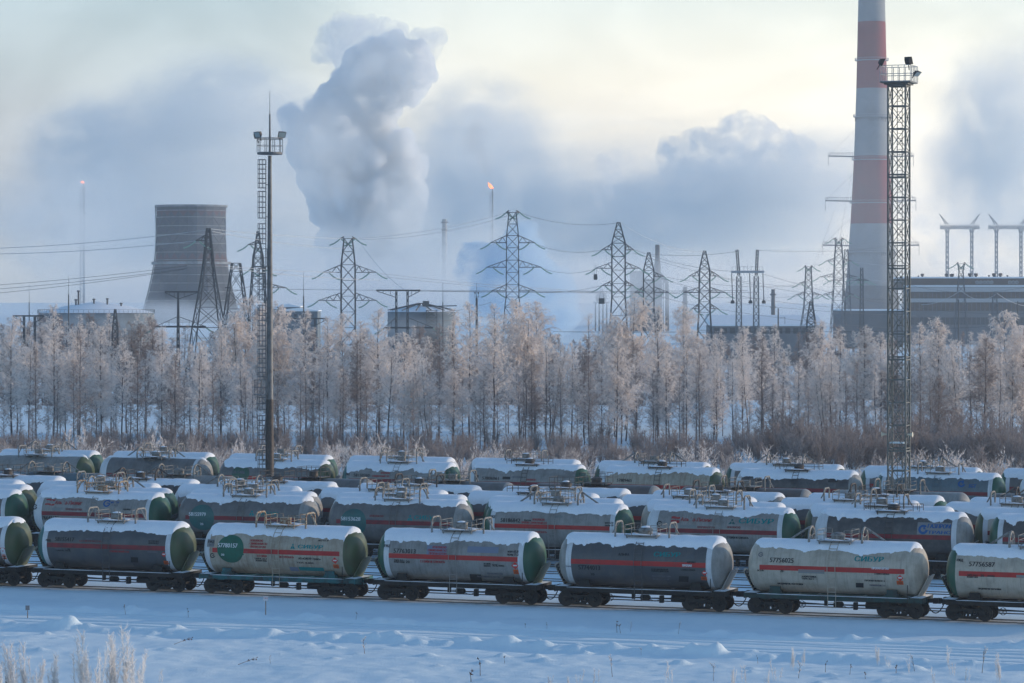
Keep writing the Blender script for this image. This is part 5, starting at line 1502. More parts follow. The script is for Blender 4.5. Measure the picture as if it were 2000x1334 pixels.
def cooling_tower():
    Y = 1500; k = Y/FPX; cx = 373.5; zz = lambda py: CAM_H + (HORIZON-py)*k
    t = thing('cooling_tower', 'dark waisted cooling tower with red triangle patterns, wreathed in steam', 'cooling tower', ((cx-1000)*k, Y, 0))
    prof = [(403,68.5),(412,68),(425,67.5),(442,67),(459,67),(476,67.5),(493,68.5),(508,70),(520,72),(537,75),(553,78.5),(570,82.5),(587,87),(606,92),(630,99)]
    N = 24
    def ring(y, r, off=0): return [(((r*k+off)*cos(2*pi*i/N)), ((r*k+off)*sin(2*pi*i/N)), zz(y)) for i in range(N)]
    b = MB(); v = []; f = []
    for y, r in prof: v += ring(y, r, -.35)
    m = len(prof)
    b.add(v, [(j*N+i, j*N+(i+1)%N, (j+1)*N+(i+1)%N, (j+1)*N+i) for j in range(m-1) for i in range(N)])
    put('inner_shell', recalc(b.mesh('inner_shell')), M['towerframe'], t)
    for j in range(m-1):
        (ya, ra), (yb, rb) = prof[j], prof[j+1]
        A, B = ring(ya, ra), ring(yb, rb)
        def cell(i, sx=.035):
            a, c, d, e = [Vector(p) for p in (A[i], A[(i+1)%N], B[(i+1)%N], B[i])]
            lerp = lambda u, w: a.lerp(c, u).lerp(e.lerp(d, u), w)
            return lerp
        red = j in (0, 1, 6, 7)
        for i in range(N):
            if not (N/2 - 1 <= i <= N - 1 or i == 0): continue      # the far half stays a plain shell
            L = cell(i); g = .03; h = .07
            if j == 1 or j == 6:
                up = j == 6
                tri = [L(g,h), L(1-g,h), L(.5,1-h)] if not up else [L(g,1-h), L(.5,h), L(1-g,1-h)]
                o = MB(); o.add(tri, [(0,1,2)]); put('red_panel', o.mesh('red_panel'), M['towerred'], t)
                o = MB()
                if not up: o.add([L(g,h+.08), L(.5-g,1-h), L(g,1-h), L(1-g,h+.08), L(1-g,1-h), L(.5+g,1-h)], [(0,1,2),(3,4,5)])
                else: o.add([L(g,h), L(.5-g,h), L(g,1-h-.08), L(.5+g,h), L(1-g,h), L(1-g,1-h-.08)], [(0,1,2),(3,4,5)])
                put('panel', o.mesh('panel'), M['towerpanel'], t)
            else:
                o = MB(); o.add([L(g,h), L(1-g,h), L(1-g,1-h), L(g,1-h)], [(0,1,2,3)])
                put('panel', o.mesh('panel'), M['towerred' if j == 7 and i % 2 else 'towerpanel'], t)
    for j, (y, r) in enumerate(prof):
        b = MB(); P = ring(y, r, .25)
        for i in range(N): b.bar(P[i], P[(i+1)%N], .30 if j else .9)
        put('ring_beam', b.mesh('ring_beam'), M['frostring'], t)
    b = MB()      # raking bars crossing on the sheet
    for i in range(N):
        for j in range(2, 6):
            A, B = ring(*prof[j], .12), ring(*prof[j+1], .12)
            q = (i + j) % 2
            b.bar(A[i] if q else A[(i+1)%N], B[(i+1)%N] if q else B[i], .22)
    put('raking_bars', b.mesh('raking_bars'), M['towerframe'], t)
    b = MB(); P = ring(514, 73.5, .5)
    for i in range(N): b.bar(P[i], P[(i+1)%N], 1.1, 0, 1.3)
    put('gallery', b.mesh('gallery'), M['frostring'], t)
    b = MB()      # frost-furred ladder up the flank
    for j in range(m-1):
        a, c = prof[j], prof[j+1]
        b.bar((-(a[1]*k+.4),0,zz(a[0])), (-(c[1]*k+.4),0,zz(c[0])), .5)
    put('ladder', b.mesh('ladder'), M['frostring'], t)
cooling_tower()

def hall():
    Y = 1300; k = Y/FPX; zz = lambda py: CAM_H + (HORIZON-py)*k; x0, x1 = (1778-1000)*k, (2120-1000)*k
    w = x1 - x0
    t = thing('power_station', 'long grey power station hall with snowy stepped roofs and ribbon windows', 'power station', (x0, Y, 0))
    def blk(name, a, c, yt, yb, d0, d1, mk):
        b = MB(); b.box(((a+c)/2, (d0+d1)/2, (zz(yt)+zz(yb))/2), (c-a, d1-d0, zz(yt)-zz(yb))); return put(name, b.mesh(name), M[mk], t)
    blk('upper_block', 0, w, 543, 566, 24, 60, 'brown')
    blk('upper_roof_snow', -.4, w+.4, 540, 543, 23.4, 60.5, 'roofsnow')
    blk('cornice', -.3, w, 556, 559, 23.2, 24, 'hallwhite')
    blk('ledge_snow', 0, w, 557.5, 560, -.5, 23, 'roofsnow')
    blk('lower_block', 0, w, 560, 672, 0, 24, 'hall')
    for (a, c, mk, nm) in ((561,570,'hallwhite','pale_band'),(583,590.5,'hallwhite','pale_band'),(571,582.5,'brown','glazing_band'),(591,607,'brown','glazing_band'),(620,634,'hallglass','glazing_band')):
        b = MB(); b.box((w/2, -.2, (zz(a)+zz(c))/2), (w, .4, zz(a)-zz(c)))
        o = put(nm, b.mesh(nm), M[mk], t)
        if nm == 'glazing_band':
            b = MB(); n = 40
            for i in range(n+1): b.box((w*i/n, -.5, (zz(a)+zz(c))/2), (.18, .2, zz(a)-zz(c)))
            q = put('mullions', b.mesh('mullions'), M['hall'], o); q['kind'] = 'stuff'
    for px in (1925,1932.5,1940,1947,1954,1990,1997,2004):
        b = MB(); X = (px-1778)*k
        b.lathe([(23.95,.75),(23.8,.75),(23.8,.62)], 16, 'y', (X,0,zz(551)), capa=False, capb=False)
        o = put('round_window', b.mesh('round_window'), M['hallwhite'], t)
        b = MB(); b.lathe([(23.9,.62),(23.88,.62)], 16, 'y', (X,0,zz(551))); put('pane', b.mesh('pane'), M['frostring'], o)
    for px, s in ((1812,3),(1820,7),(1868,7),(1877,6),(1880,7),(1893,3),(1899,3),(1915,8),(1927,8),(1953,4),(1963,8),(1976,8),(1990,4)):
        b = MB(); X = (px-1778)*k; h = s*.75*k
        b.lathe([(zz(540),s*.28*k),(zz(540)+h*.4,s*.28*k),(zz(540)+h*.4,s*.5*k),(zz(540)+h*1.1,s*.5*k),(zz(540)+h*1.25,s*.3*k)], 10, 'z', (X,30,0))
        put('roof_vent', b.mesh('roof_vent'), M['brown'], t)
hall()

def roof_patch(b, cx, cy, z0, z1, r0, n=40, m=0):
    b.lathe([(z0, r0), ((z0+z1)/2+.25, r0*.55), (z1, .3)], n, 'z', (cx, cy, 0), m)

def tanks():
    Y = 900; k = Y/FPX; zz = lambda py: CAM_H + (HORIZON-py)*k
    t = thing('storage_tank', 'wide storage tank with a snowy conical roof in front of the cooling tower', 'storage tank', ((188-1000)*k, Y, 0))
    r = 112*k
    b = MB(); b.lathe([(0,r),(zz(612),r)], 48, capa=False); put('tank_wall', b.mesh('tank_wall', radians(40)), M['tankwall'], t)
    b = MB(); roof_patch(b, 0, 0, zz(611), zz(589), r+.3); put('snowy_roof', b.mesh('snowy_roof', radians(30)), M['roofsnow'], t)
    b = MB()
    for i in range(72):
        a0, a1 = 2*pi*i/72, 2*pi*(i+1)/72; R = r+.2
        b.bar((R*cos(a0),R*sin(a0),zz(612)), (R*cos(a0),R*sin(a0),zz(612)+1.1), .08); b.bar((R*cos(a0),R*sin(a0),zz(612)+1.1), (R*cos(a1),R*sin(a1),zz(612)+1.1), .07)
    put('roof_rail', b.mesh('roof_rail'), M['pylonfrost'], t)
    for px, py in ((152,587),(187,586),(213,585),(157,570),(240,594)):
        b = MB(); X = (px-188)*k; b.lathe([(zz(604),.25),(zz(py),.25),(zz(py),.45),(zz(py)+.4,.4)], 8, 'z', (X,-4,0)); put('roof_pipe', b.mesh('roof_pipe'), M['pylon'], t)
    Y = 800; k = Y/FPX
    t = thing('storage_tank', 'frosted storage tank with scaffold stair and patchy snow on its roof', 'storage tank', ((823-1000)*k, Y, 0))
    zz = lambda py: CAM_H + (HORIZON-py)*k
    r = 66*k
    b = MB(); b.lathe([(0,r),(zz(609),r)], 40, capa=False); put('tank_wall', b.mesh('tank_wall', radians(40)), M['tankwall'], t)
    b = MB(); roof_patch(b, 0, 0, zz(609), zz(596), r+.2); put('snowy_roof', b.mesh('snowy_roof', radians(30)), M['roofsnow'], t)
    for i in range(14):
        a = 2*pi*i/14+.1; b = MB(); b.bar((r*cos(a),r*sin(a),zz(608)+.3), (.8*cos(a),.8*sin(a),zz(594)+.2), .22); put('rafter', b.mesh('rafter'), M['pylon'], t)
    b = MB(); b.bar((-r*.6,-2,zz(600)), (r*1.05,-2,zz(597)), .25); b.box((1.2,-2,zz(594)), (1.6,1.2,1.6)); put('roof_walkway', b.mesh('roof_walkway'), M['pylon'], t)
    b = MB(); b2 = MB(); n = 9; lattice(b2, [(zz(606)*(1-i/n)+.01, 10*k, 1.2) for i in range(n+1)], .16, .09)
    b.add([(v[0]+22*k, v[1]-r-1.5, v[2]) for v in b2.v], b2.f)
    for i in range(n): b.box((22*k, -r-1.5, zz(606)*(1-i/n)), (22*k, 2.4, .12))
    put('scaffold_stair', b.mesh('scaffold_stair'), M['pylon'], t)
    for i in range(6):
        b = MB(); z = zz(609)*(i+1)/7; b.lathe([(z-.08,r+.02),(z-.08,r+.1),(z+.08,r+.1),(z+.08,r+.02)], 40, capa=False, capb=False); put('wall_ring', b.mesh('wall_ring'), M['pylonfrost'], t)

    Y = 850; k = Y/FPX; zz = lambda py: CAM_H + (HORIZON-py)*k
    t = thing('boiler_house', 'dark works building with stepped snowy roofs behind the tubular light mast', 'building', ((590-1000)*k, Y, 0))
    for (a, c, yt, d0, d1) in ((-52,-8,600,6,20),(-50,30,608,0,14),(-95,-52,604,3,18)):
        b = MB(); z = zz(yt); b.box(((a+c)/2*k, (d0+d1)/2, z/2), ((c-a)*k, d1-d0, z)); put('wall', b.mesh('wall'), M['tankwall'], t)
        b = MB(); b.prism([(a*k-.3,z),(c*k+.3,z),(c*k+.3,z+.25),((a+c)/2*k,z+.9),(a*k-.3,z+.3)], d0-.3, d1+.3); put('snowy_roof', recalc(b.mesh('snowy_roof')), M['roofsnow'], t)
    for i in range(7):
        b = MB(); b.box((-46*k+i*11*k, -.06, zz(616)), (5*k, .12, 5*k)); put('window', b.mesh('window'), M['hallglass'], t)

    Y = 900; k = Y/FPX; zz = lambda py: CAM_H + (HORIZON-py)*k
    t = thing('warehouse', 'long low warehouse with a broad snow covered roof behind the portal pylon', 'building', ((1500-1000)*k, Y, 0))
    w = 108*k
    b = MB(); b.box((0, 15, zz(637)/2), (2*w, 30, zz(637))); put('wall', b.mesh('wall'), M['hall'], t)
    b = MB(); b.add([(-w-.5,-.5,zz(637)),(w+.5,-.5,zz(637)),(w+.5,-.5,zz(637)+.4),(-w-.5,-.5,zz(637)+.4),(w+.5,24,zz(616)),(-w-.5,24,zz(616)),(w+.5,32,zz(630)),(-w-.5,32,zz(630))],
        [(0,1,2,3),(3,2,4,5),(5,4,6,7),(1,6,4,2),(0,3,5,7)]); put('snowy_roof', recalc(b.mesh('snowy_roof')), M['roofsnow'], t)
    for i in range(14):
        b = MB(); b.box((-w*.93+i*w*1.86/13, -.06, zz(646)), (1.4, .12, 1.6)); put('window', b.mesh('window'), M['hallglass'], t)
    # small blind building at the foot of the chimney
    Y = 1200; k = Y/FPX; zz = lambda py: CAM_H + (HORIZON-py)*k
    t = thing('flue_house', 'dark flat building at the foot of the striped chimney', 'building', ((1706-1000)*k, Y, 0))
    b = MB(); b.box((0, 20, zz(607)/2), (116*k, 40, zz(607))); put('wall', b.mesh('wall'), M['chdark'], t)
    b = MB(); b.box((0, 20, zz(607)+.25), (117*k, 40.6, .5)); put('roof_snow', b.mesh('roof_snow'), M['roofsnow'], t)
tanks()

def refinery():
    Y = 1750; k = Y/FPX; zz = lambda py: CAM_H + (HORIZON-py)*k
    t = thing('reactor_block', 'hazy dark refinery reactor block with bent duct and tall column', 'refinery unit', ((1262-1000)*k, Y, 0))
    b = MB(); b.box((0,0,zz(545)/2), (60*k,14,zz(545))); b.box((-18*k,0,(zz(545)+zz(530))/2), (26*k,10,zz(530)-zz(545))); put('block', b.mesh('block'), M['dustyplant'], t)
    b = MB(); b.lathe([(zz(545),6.5*k),(zz(520),6.5*k),(zz(505),4.5*k),(zz(478),4.3*k)], 16, 'z', (22*k,0,0)); put('column', b.mesh('column'), M['dustyplant'], t)
    b = MB(); b.tube([(22*k,0,zz(530)),(32*k,0,zz(541)),(40*k,0,zz(553)),(41*k,0,zz(575)),(41*k,0,0)], 4*k, 10); put('duct', b.mesh('duct'), M['dustyplant'], t)
    b = MB()
    for i in range(5): b.box((0,-8,zz(610-14*i)), (66*k,2,.5))
    for i in range(9): b.bar((-32*k+8*k*i,-9,0), (-32*k+8*k*i,-9,zz(545)), .5)
    put('steel_floors', b.mesh('steel_floors'), M['dustyplant'], t)
    t = thing('process_unit', 'faint raised vessel platform beside the reactor block', 'refinery unit', ((1174-1000)*k, Y, 0))
    b = MB(); b.lathe([(-11*k,2*k),(-9*k,8*k),(9*k,8*k),(11*k,2*k)], 14, 'x', (0,0,zz(581))); put('vessel', b.mesh('vessel'), M['dustyplant'], t)
    b = MB(); b.box((0,0,zz(591)), (30*k,6,.8))
    for i in range(4): b.bar((-11*k+7.3*k*i,0,0), (-11*k+7.3*k*i,0,zz(591)), .8)
    put('frame', b.mesh('frame'), M['dustyplant'], t)
    for (px, yt, w, Y2, lab) in ((868,428,4.5,2540,'hazy stack with a gallery near its top, above the scaffolded tank'), (1338,560,4,1800,'small faint refinery stack beside the reactor block'), (1510,565,3.5,1500,'pale square stack behind the warehouse')):
        k2 = Y2/FPX; t = thing('stack', lab, 'stack', ((px-1000)*k2, Y2, 0)); zt = CAM_H+(HORIZON-yt)*k2
        b = MB(); b.lathe([(0,w*k2*1.3),(zt,w*k2)], 16); put('shaft', b.mesh('shaft', radians(40)), M['hazedsteel' if Y2 > 2000 else 'dustyplant'], t)
        b = MB(); b.lathe([(zt-3,w*k2*1.0),(zt-2.8,w*k2*1.7),(zt-2.2,w*k2*1.7),(zt-2.0,w*k2)], 12, capa=False, capb=False); b.lathe([(zt-9,w*k2),(zt-8.8,w*k2*1.6),(zt-8.3,w*k2*1.6),(zt-8.1,w*k2)], 12, capa=False, capb=False)
        put('gallery', b.mesh('gallery'), M['dustyplant'], t)

M['hazedsteel'] = mat('haze paled far steel', (.30,.31,.325), .9)  # distance haze put into the colour: paler steel for the far stack and flares
M['flame'] = bpy.data.materials.new('flare flame'); M['flame'].use_nodes = True
_b = M['flame'].node_tree.nodes['Principled BSDF']
_b.inputs['Base Color'].default_value = (0.8,.2,.05,1); _b.inputs['Emission Color'].default_value = (1,.22,.08,1); _b.inputs['Emission Strength'].default_value = 1.6
refinery()
def flares():
    for (px, yt, Y, w, lab, fl) in ((161,358,2100,4.0,'lattice flare stack with a small flame at the frame edge, by the storage tank', (0,-4)), (960,368,2520,3.0,'faint flare stack with a leaning flame and dark smoke', (-5,-9))):
        k = Y/FPX; zt = CAM_H+(HORIZON-yt)*k
        t = thing('flare_stack', lab, 'flare stack', ((px-1000)*k, Y, 0), 0, None)
        b = MB(); n = 26; lattice(b, [(zt*.97*(1-i/n), w*k, w*k) for i in range(n+1)], .26, .12); put('frame', b.mesh('frame'), M['hazedsteel'], t)
        b = MB(); b.lathe([(0,.6),(zt,.5)], 12, 'z', (w*k*.6,0,0)); put('riser', b.mesh('riser', radians(40)), M['hazedsteel'], t)
        b = MB(); pts = [(0,0,zt), (fl[0]*.3*k,0,zt-fl[1]*.35*k), (fl[0]*.8*k,0,zt-fl[1]*.8*k), (fl[0]*1.4*k,0,zt-fl[1]*1.3*k)]
        b.tube(pts, 1, 8, radii=[.5, 1.4, 1.0, .1]); b.tube([(0,0,zt),(2.4*k,0,zt+1.2*k),(4*k,0,zt+1.6*k)], 1, 6, radii=[.4,.8,.1])
        put('flame', b.mesh('flame', radians(60)), M['flame'], t)
flares()

def signs():
    def base(px, py_bot, n):
        # stand on the road berm: follow the sight line to the snow
        for i in range(4000):
            Y = 150 + i*.02
            p = at(px, py_bot, Y)
            if p.z <= ground_z(p.x, p.y) + .02: return p
        return p
    p = base(519, 1200, 0)
    t = thing('sign', 'small white warning sign with red letters on a thin post', 'sign', p)
    k = p.y/FPX
    b = MB(); b.lathe([(-.1,.025),(35*k,.025)], 8); put('post', b.mesh('post'), M['wood'], t)
    b = MB(); b.box((0,-.04,31*k), (10*k,.02,9*k)); o = put('plate', b.mesh('plate'), M['signwhite'], t)
    v, f, wd = glyphs('ГАЗ'); s = .2
    b = MB(); b.add([((q[0]-wd/2)*.095, -.052, 31*k+q[1]*.1-.02) for q in v], f); put('lettering', b.mesh('lettering'), M['hazard'], o)
    p = base(54, 1206, 0)
    t = thing('sign', 'small grey square plate on a short stake in the snow', 'sign', p); k = p.y/FPX
    b = MB(); b.bar((0,0,-.1), (0,0,12*k), .04); put('stake', b.mesh('stake'), M['wood'], t)
    b = MB(); b.box((0,-.03,19*k), (8*k,.03,9*k)); b.bar((0,0,12*k), (0,0,22*k), .04); put('plate', b.mesh('plate'), M['signgrey'], t)
    p = base(15, 1333, 0)
    t = thing('marker_post', 'short orange brown wooden post among frosted weeds', 'post', p); k = p.y/FPX
    b = MB(); b.lathe([(-.2,.12),(14*k,.11),(14*k+.03,.08)], 10); put('post', b.mesh('post'), M['wood'], t)
    b = MB(); b.lathe([(14*k-.12,.125),(14*k-.04,.125)], 10); put('top_ring', b.mesh('top_ring'), M['wood'], t)
signs()
# ---------------------------------------------------------------- frosted wood
def frost_mat(name, c, d, tr):
    m = mat(name, c, .9, var=d, vscale=.35, vlo=.35, vhi=.7, rnd=True, spec=.1)
    nt = m.node_tree; N = nt.nodes; L = nt.links
    p = N['Principled BSDF']; out = [n for n in N if n.type == 'OUTPUT_MATERIAL'][0]
    t = N.new('ShaderNodeBsdfTranslucent'); mx = N.new('ShaderNodeMixShader'); mx.inputs[0].default_value = tr
    src = p.inputs['Base Color'].links[0].from_socket
    L.new(src, t.inputs['Color']); L.new(p.outputs[0], mx.inputs[1]); L.new(t.outputs[0], mx.inputs[2]); L.new(mx.outputs[0], out.inputs['Surface'])
    return m
M['frosttwig'] = frost_mat('hoar frosted twigs', (.90,.82,.765), (.76,.675,.63), .5)
M['paletwig'] = frost_mat('thinly frosted twigs', (.45,.375,.345), (.27,.215,.195), .3)
M['bushtwig'] = frost_mat('frosted scrub twigs', (.66,.57,.52), (.44,.365,.33), .4)
M['limb'] = mat('frosty limbs', (.15,.125,.12), .9, var=(.30,.28,.28), vscale=1.2)
M['bark'] = mat('dark birch bark', (.085,.07,.068), .9, var=(.24,.22,.215), vscale=1.6, vlo=.5, vhi=.7)
M['frostgrass'] = frost_mat('frosted weed stalks', (.90,.88,.86), (.80,.75,.72), .4)
M['drystem'] = mat('dry weed stem', (.15,.085,.055), .9, var=(.26,.19,.15), vscale=6)

def rdir(rnd):
    while True:
        v = Vector((rnd.uniform(-1,1), rnd.uniform(-1,1), rnd.uniform(-1,1)))
        if .05 < v.length < 1: return v.normalized()

def twig(V, F, p, d, L, w, rnd):
    s = d.cross(rdir(rnd)).normalized() * (w / 2)
    o = len(V)
    V += [tuple(p - s), tuple(p + s), tuple(p + d * L)]
    F.append((o, o+1, o+2))

def stick(mb, pts, r0, r1, n=3):
    k = len(pts)
    mb.tube(pts, 0, n, radii=[r0 + (r1-r0)*i/(k-1) for i in range(k)], caps=False)

def make_tree(seed, H=16.0, crown0=.30, spread=.17, nb=56, droop=.5, stems=1, lean=.0, tw=.058, dens=1.0, up=.8):
    """birch like tree: returns trunk, limb and twig meshes for height H"""
    rnd = random.Random(seed)
    T = MB(); B = MB(); V = []; F = []
    for st in range(stems):
        a = rnd.uniform(0, 2*pi); off = Vector((cos(a), sin(a), 0)) * (0 if stems == 1 else .25)
        tilt = Vector((cos(a), sin(a), 0)) * (lean + (0 if stems == 1 else rnd.uniform(.10, .26)))
        h = H * (1 if st == 0 else rnd.uniform(.72, .96))
        n = 11; pts = []; w1, w2 = rnd.uniform(0, 9), rnd.uniform(0, 9)
        for i in range(n+1):
            u = i/n
            pts.append(off + tilt * (h*u*(1-.35*u)) + Vector((.018*H*noise.noise((u*3, w1, 0)), .018*H*noise.noise((u*3, w2, 3)), h*u)))
        r0 = H * .0085 * (1 if stems == 1 else .75)
        stick(T, pts, r0, .02, 6)
        def on(u):
            f = u*n; i = min(n-1, int(f)); return pts[i].lerp(pts[i+1], f-i)
        N = int(nb / stems ** .6)
        for b in range(N):
            u = crown0 + (1-crown0) * (b + rnd.random()) / N
            v = (u - crown0) / (1 - crown0)
            prof = (min(1, v/.28) ** .7) * (1 - v) ** .62 * 1.35 + .10
            L = H * spread * prof * rnd.uniform(.55, 1.2) * 1.15
            az = rnd.uniform(0, 2*pi); el = radians(rnd.uniform(28, 60)) * up + .25 * v
            d = Vector((cos(az)*cos(el), sin(az)*cos(el), sin(el)))
            p = on(u); P = [p]; seg = 5
            for i in range(seg):
                d = (d + Vector((rnd.uniform(-.18,.18), rnd.uniform(-.18,.18), rnd.uniform(-.12,.12) - droop * .22 * (i/seg) ** 1.5))).normalized()
                p = p + d * (L/seg); P.append(p)
            stick(B, P, max(.014, r0*.32*(1-u*.6)), .008, 3)
            ns = max(4, int(L / .22 * dens))
            for k in range(ns):
                f = (.18 + .82*(k + rnd.random())/ns) * seg; i = min(seg-1, int(f)); q = P[i].lerp(P[i+1], f-i)
                bd = (P[i+1]-P[i]).normalized()
                sd = (bd*.7 + rdir(rnd)*.8 + Vector((0,0,.15 - droop*.25))).normalized(); SL = L * rnd.uniform(.16, .36) + .25
                sp = [q, q + sd*SL*.5, q + sd*SL*.8 + Vector((0,0,-droop*SL*.14)), q + sd*SL + Vector((0,0,-droop*SL*.4))]
                if k % 3 == 0: stick(B, sp[:3], .012, .007, 3)
                m = max(6, int(SL * 15 * dens))
                for j in range(m):
                    f2 = (j + rnd.random())/m*3; i2 = min(2, int(f2)); c = sp[i2].lerp(sp[i2+1], f2-i2)
                    td = (sd*.55 + rdir(rnd)*.75 + Vector((0,0,-droop*.75 + .12))).normalized()
                    twig(V, F, c, td, rnd.uniform(.26, .62), tw * rnd.uniform(.7, 1.4), rnd)
    me = bpy.data.meshes.new('crown'); me.from_pydata(V, [], F); me.update()
    return T.mesh('trunk', radians(60)), B.mesh('limbs', radians(60)), me

def make_bush(seed, H=4.0, spread=.50, stems=28, tw=.042, dens=1.0):
    rnd = random.Random(seed); B = MB(); V = []; F = []
    for s in range(stems):
        az = rnd.uniform(0, 2*pi); t = rnd.random() ** .6 * spread
        d = Vector((cos(az)*t, sin(az)*t, 1)).normalized(); h = H * rnd.uniform(.55, 1.05) * (1 - .25*t/spread)
        p = Vector((cos(az)*.15*H*rnd.random(), sin(az)*.15*H*rnd.random(), -.15)); P = [p]
        for i in range(5):
            d = (d + rdir(rnd)*.12 + Vector((0,0,.03))).normalized(); p = p + d*h/5; P.append(p)
        stick(B, P, .028, .008, 3)
        ns = int(h*4.6*dens)
        for k in range(ns):
            f = (.12 + .88*(k+rnd.random())/ns)*5; i = min(4, int(f)); q = P[i].lerp(P[i+1], f-i)
            sd = ((P[i+1]-P[i]).normalized()*.9 + rdir(rnd)*.75 + Vector((0,0,.3))).normalized(); SL = h*rnd.uniform(.08,.2)
            if k % 2 == 0: stick(B, [q, q+sd*SL], .010, .005, 3)
            for j in range(max(4, int(SL*13*dens))):
                c = q + sd*SL*rnd.random()
                twig(V, F, c, (sd*.8 + rdir(rnd)*.7 + Vector((0,0,.25))).normalized(), rnd.uniform(.18,.42), tw*rnd.uniform(.6,1.3), rnd)
    me = bpy.data.meshes.new('twigs'); me.from_pydata(V, [], F); me.update()
    return B.mesh('stems', radians(60)), me

TREES = {}
def protos():
    TREES['slim'] = [make_tree(100+i, crown0=.15, spread=.13, nb=70, droop=.55) for i in range(4)]
    TREES['full'] = [make_tree(120+i, crown0=.15, spread=.19, nb=74, droop=.7, dens=1.05) for i in range(3)]
    TREES['wide'] = [make_tree(140+i, crown0=.2, spread=.22, nb=64, droop=1.15, stems=2, tw=.075, dens=1.1) for i in range(2)]
    TREES['fork'] = [make_tree(160+i, crown0=.30, spread=.15, nb=70, droop=.35, stems=3, dens=.75) for i in range(2)]
    TREES['lean'] = [make_tree(180+i, crown0=.22, spread=.14, nb=54, droop=.45, lean=.13) for i in range(2)]
    TREES['thin'] = [make_tree(200+i, crown0=.10, spread=.10, nb=52, droop=.3, tw=.05, dens=.9) for i in range(4)]
    TREES['bush'] = [make_bush(300+i) for i in range(4)]
    TREES['thicket'] = [make_bush(320+i, H=5.0, spread=.34, stems=26, tw=.045, dens=1.25) for i in range(3)]
protos()
G_T = 'frosted trees of the wood'
def plant_tree(kind, i, px, ytop, Y, label, frost='frosttwig', rnd=random, group=G_T, name='birch_tree'):
    me = TREES[kind][i % len(TREES[kind])]
    x = (px - 1000) / FPX * Y
    gz = ground_z(x, Y)
    H = CAM_H + (HORIZON - ytop) * Y / FPX - gz
    s = H / 16.0
    t = thing(name, label, 'tree', (x, Y, gz - .1), rnd.uniform(0, 6.28), group)
    t.scale = (s, s, s)
    put('trunk', me[0], M['bark'], t, objmat=True)
    o = put('crown', me[2], M[frost], t, objmat=True)
    put('limbs', me[1], M['limb'], o, objmat=True)
    return t
def plant_bush(kind, i, x, Y, H, label, frost, rnd, group, name='frosted_bush'):
    me = TREES[kind][i % len(TREES[kind])]
    s = H / (4.0 if kind == 'bush' else 5.0)
    t = thing(name, label, 'bush', (x, Y, ground_z(x, Y) - .08), rnd.uniform(0, 6.28), group)
    t.scale = (s * rnd.uniform(.85, 1.25), s * rnd.uniform(.85, 1.25), s)
    put('stems', me[0], M['limb'], t, objmat=True)
    put('twigs', me[1], M[frost], t, objmat=True)
    return t

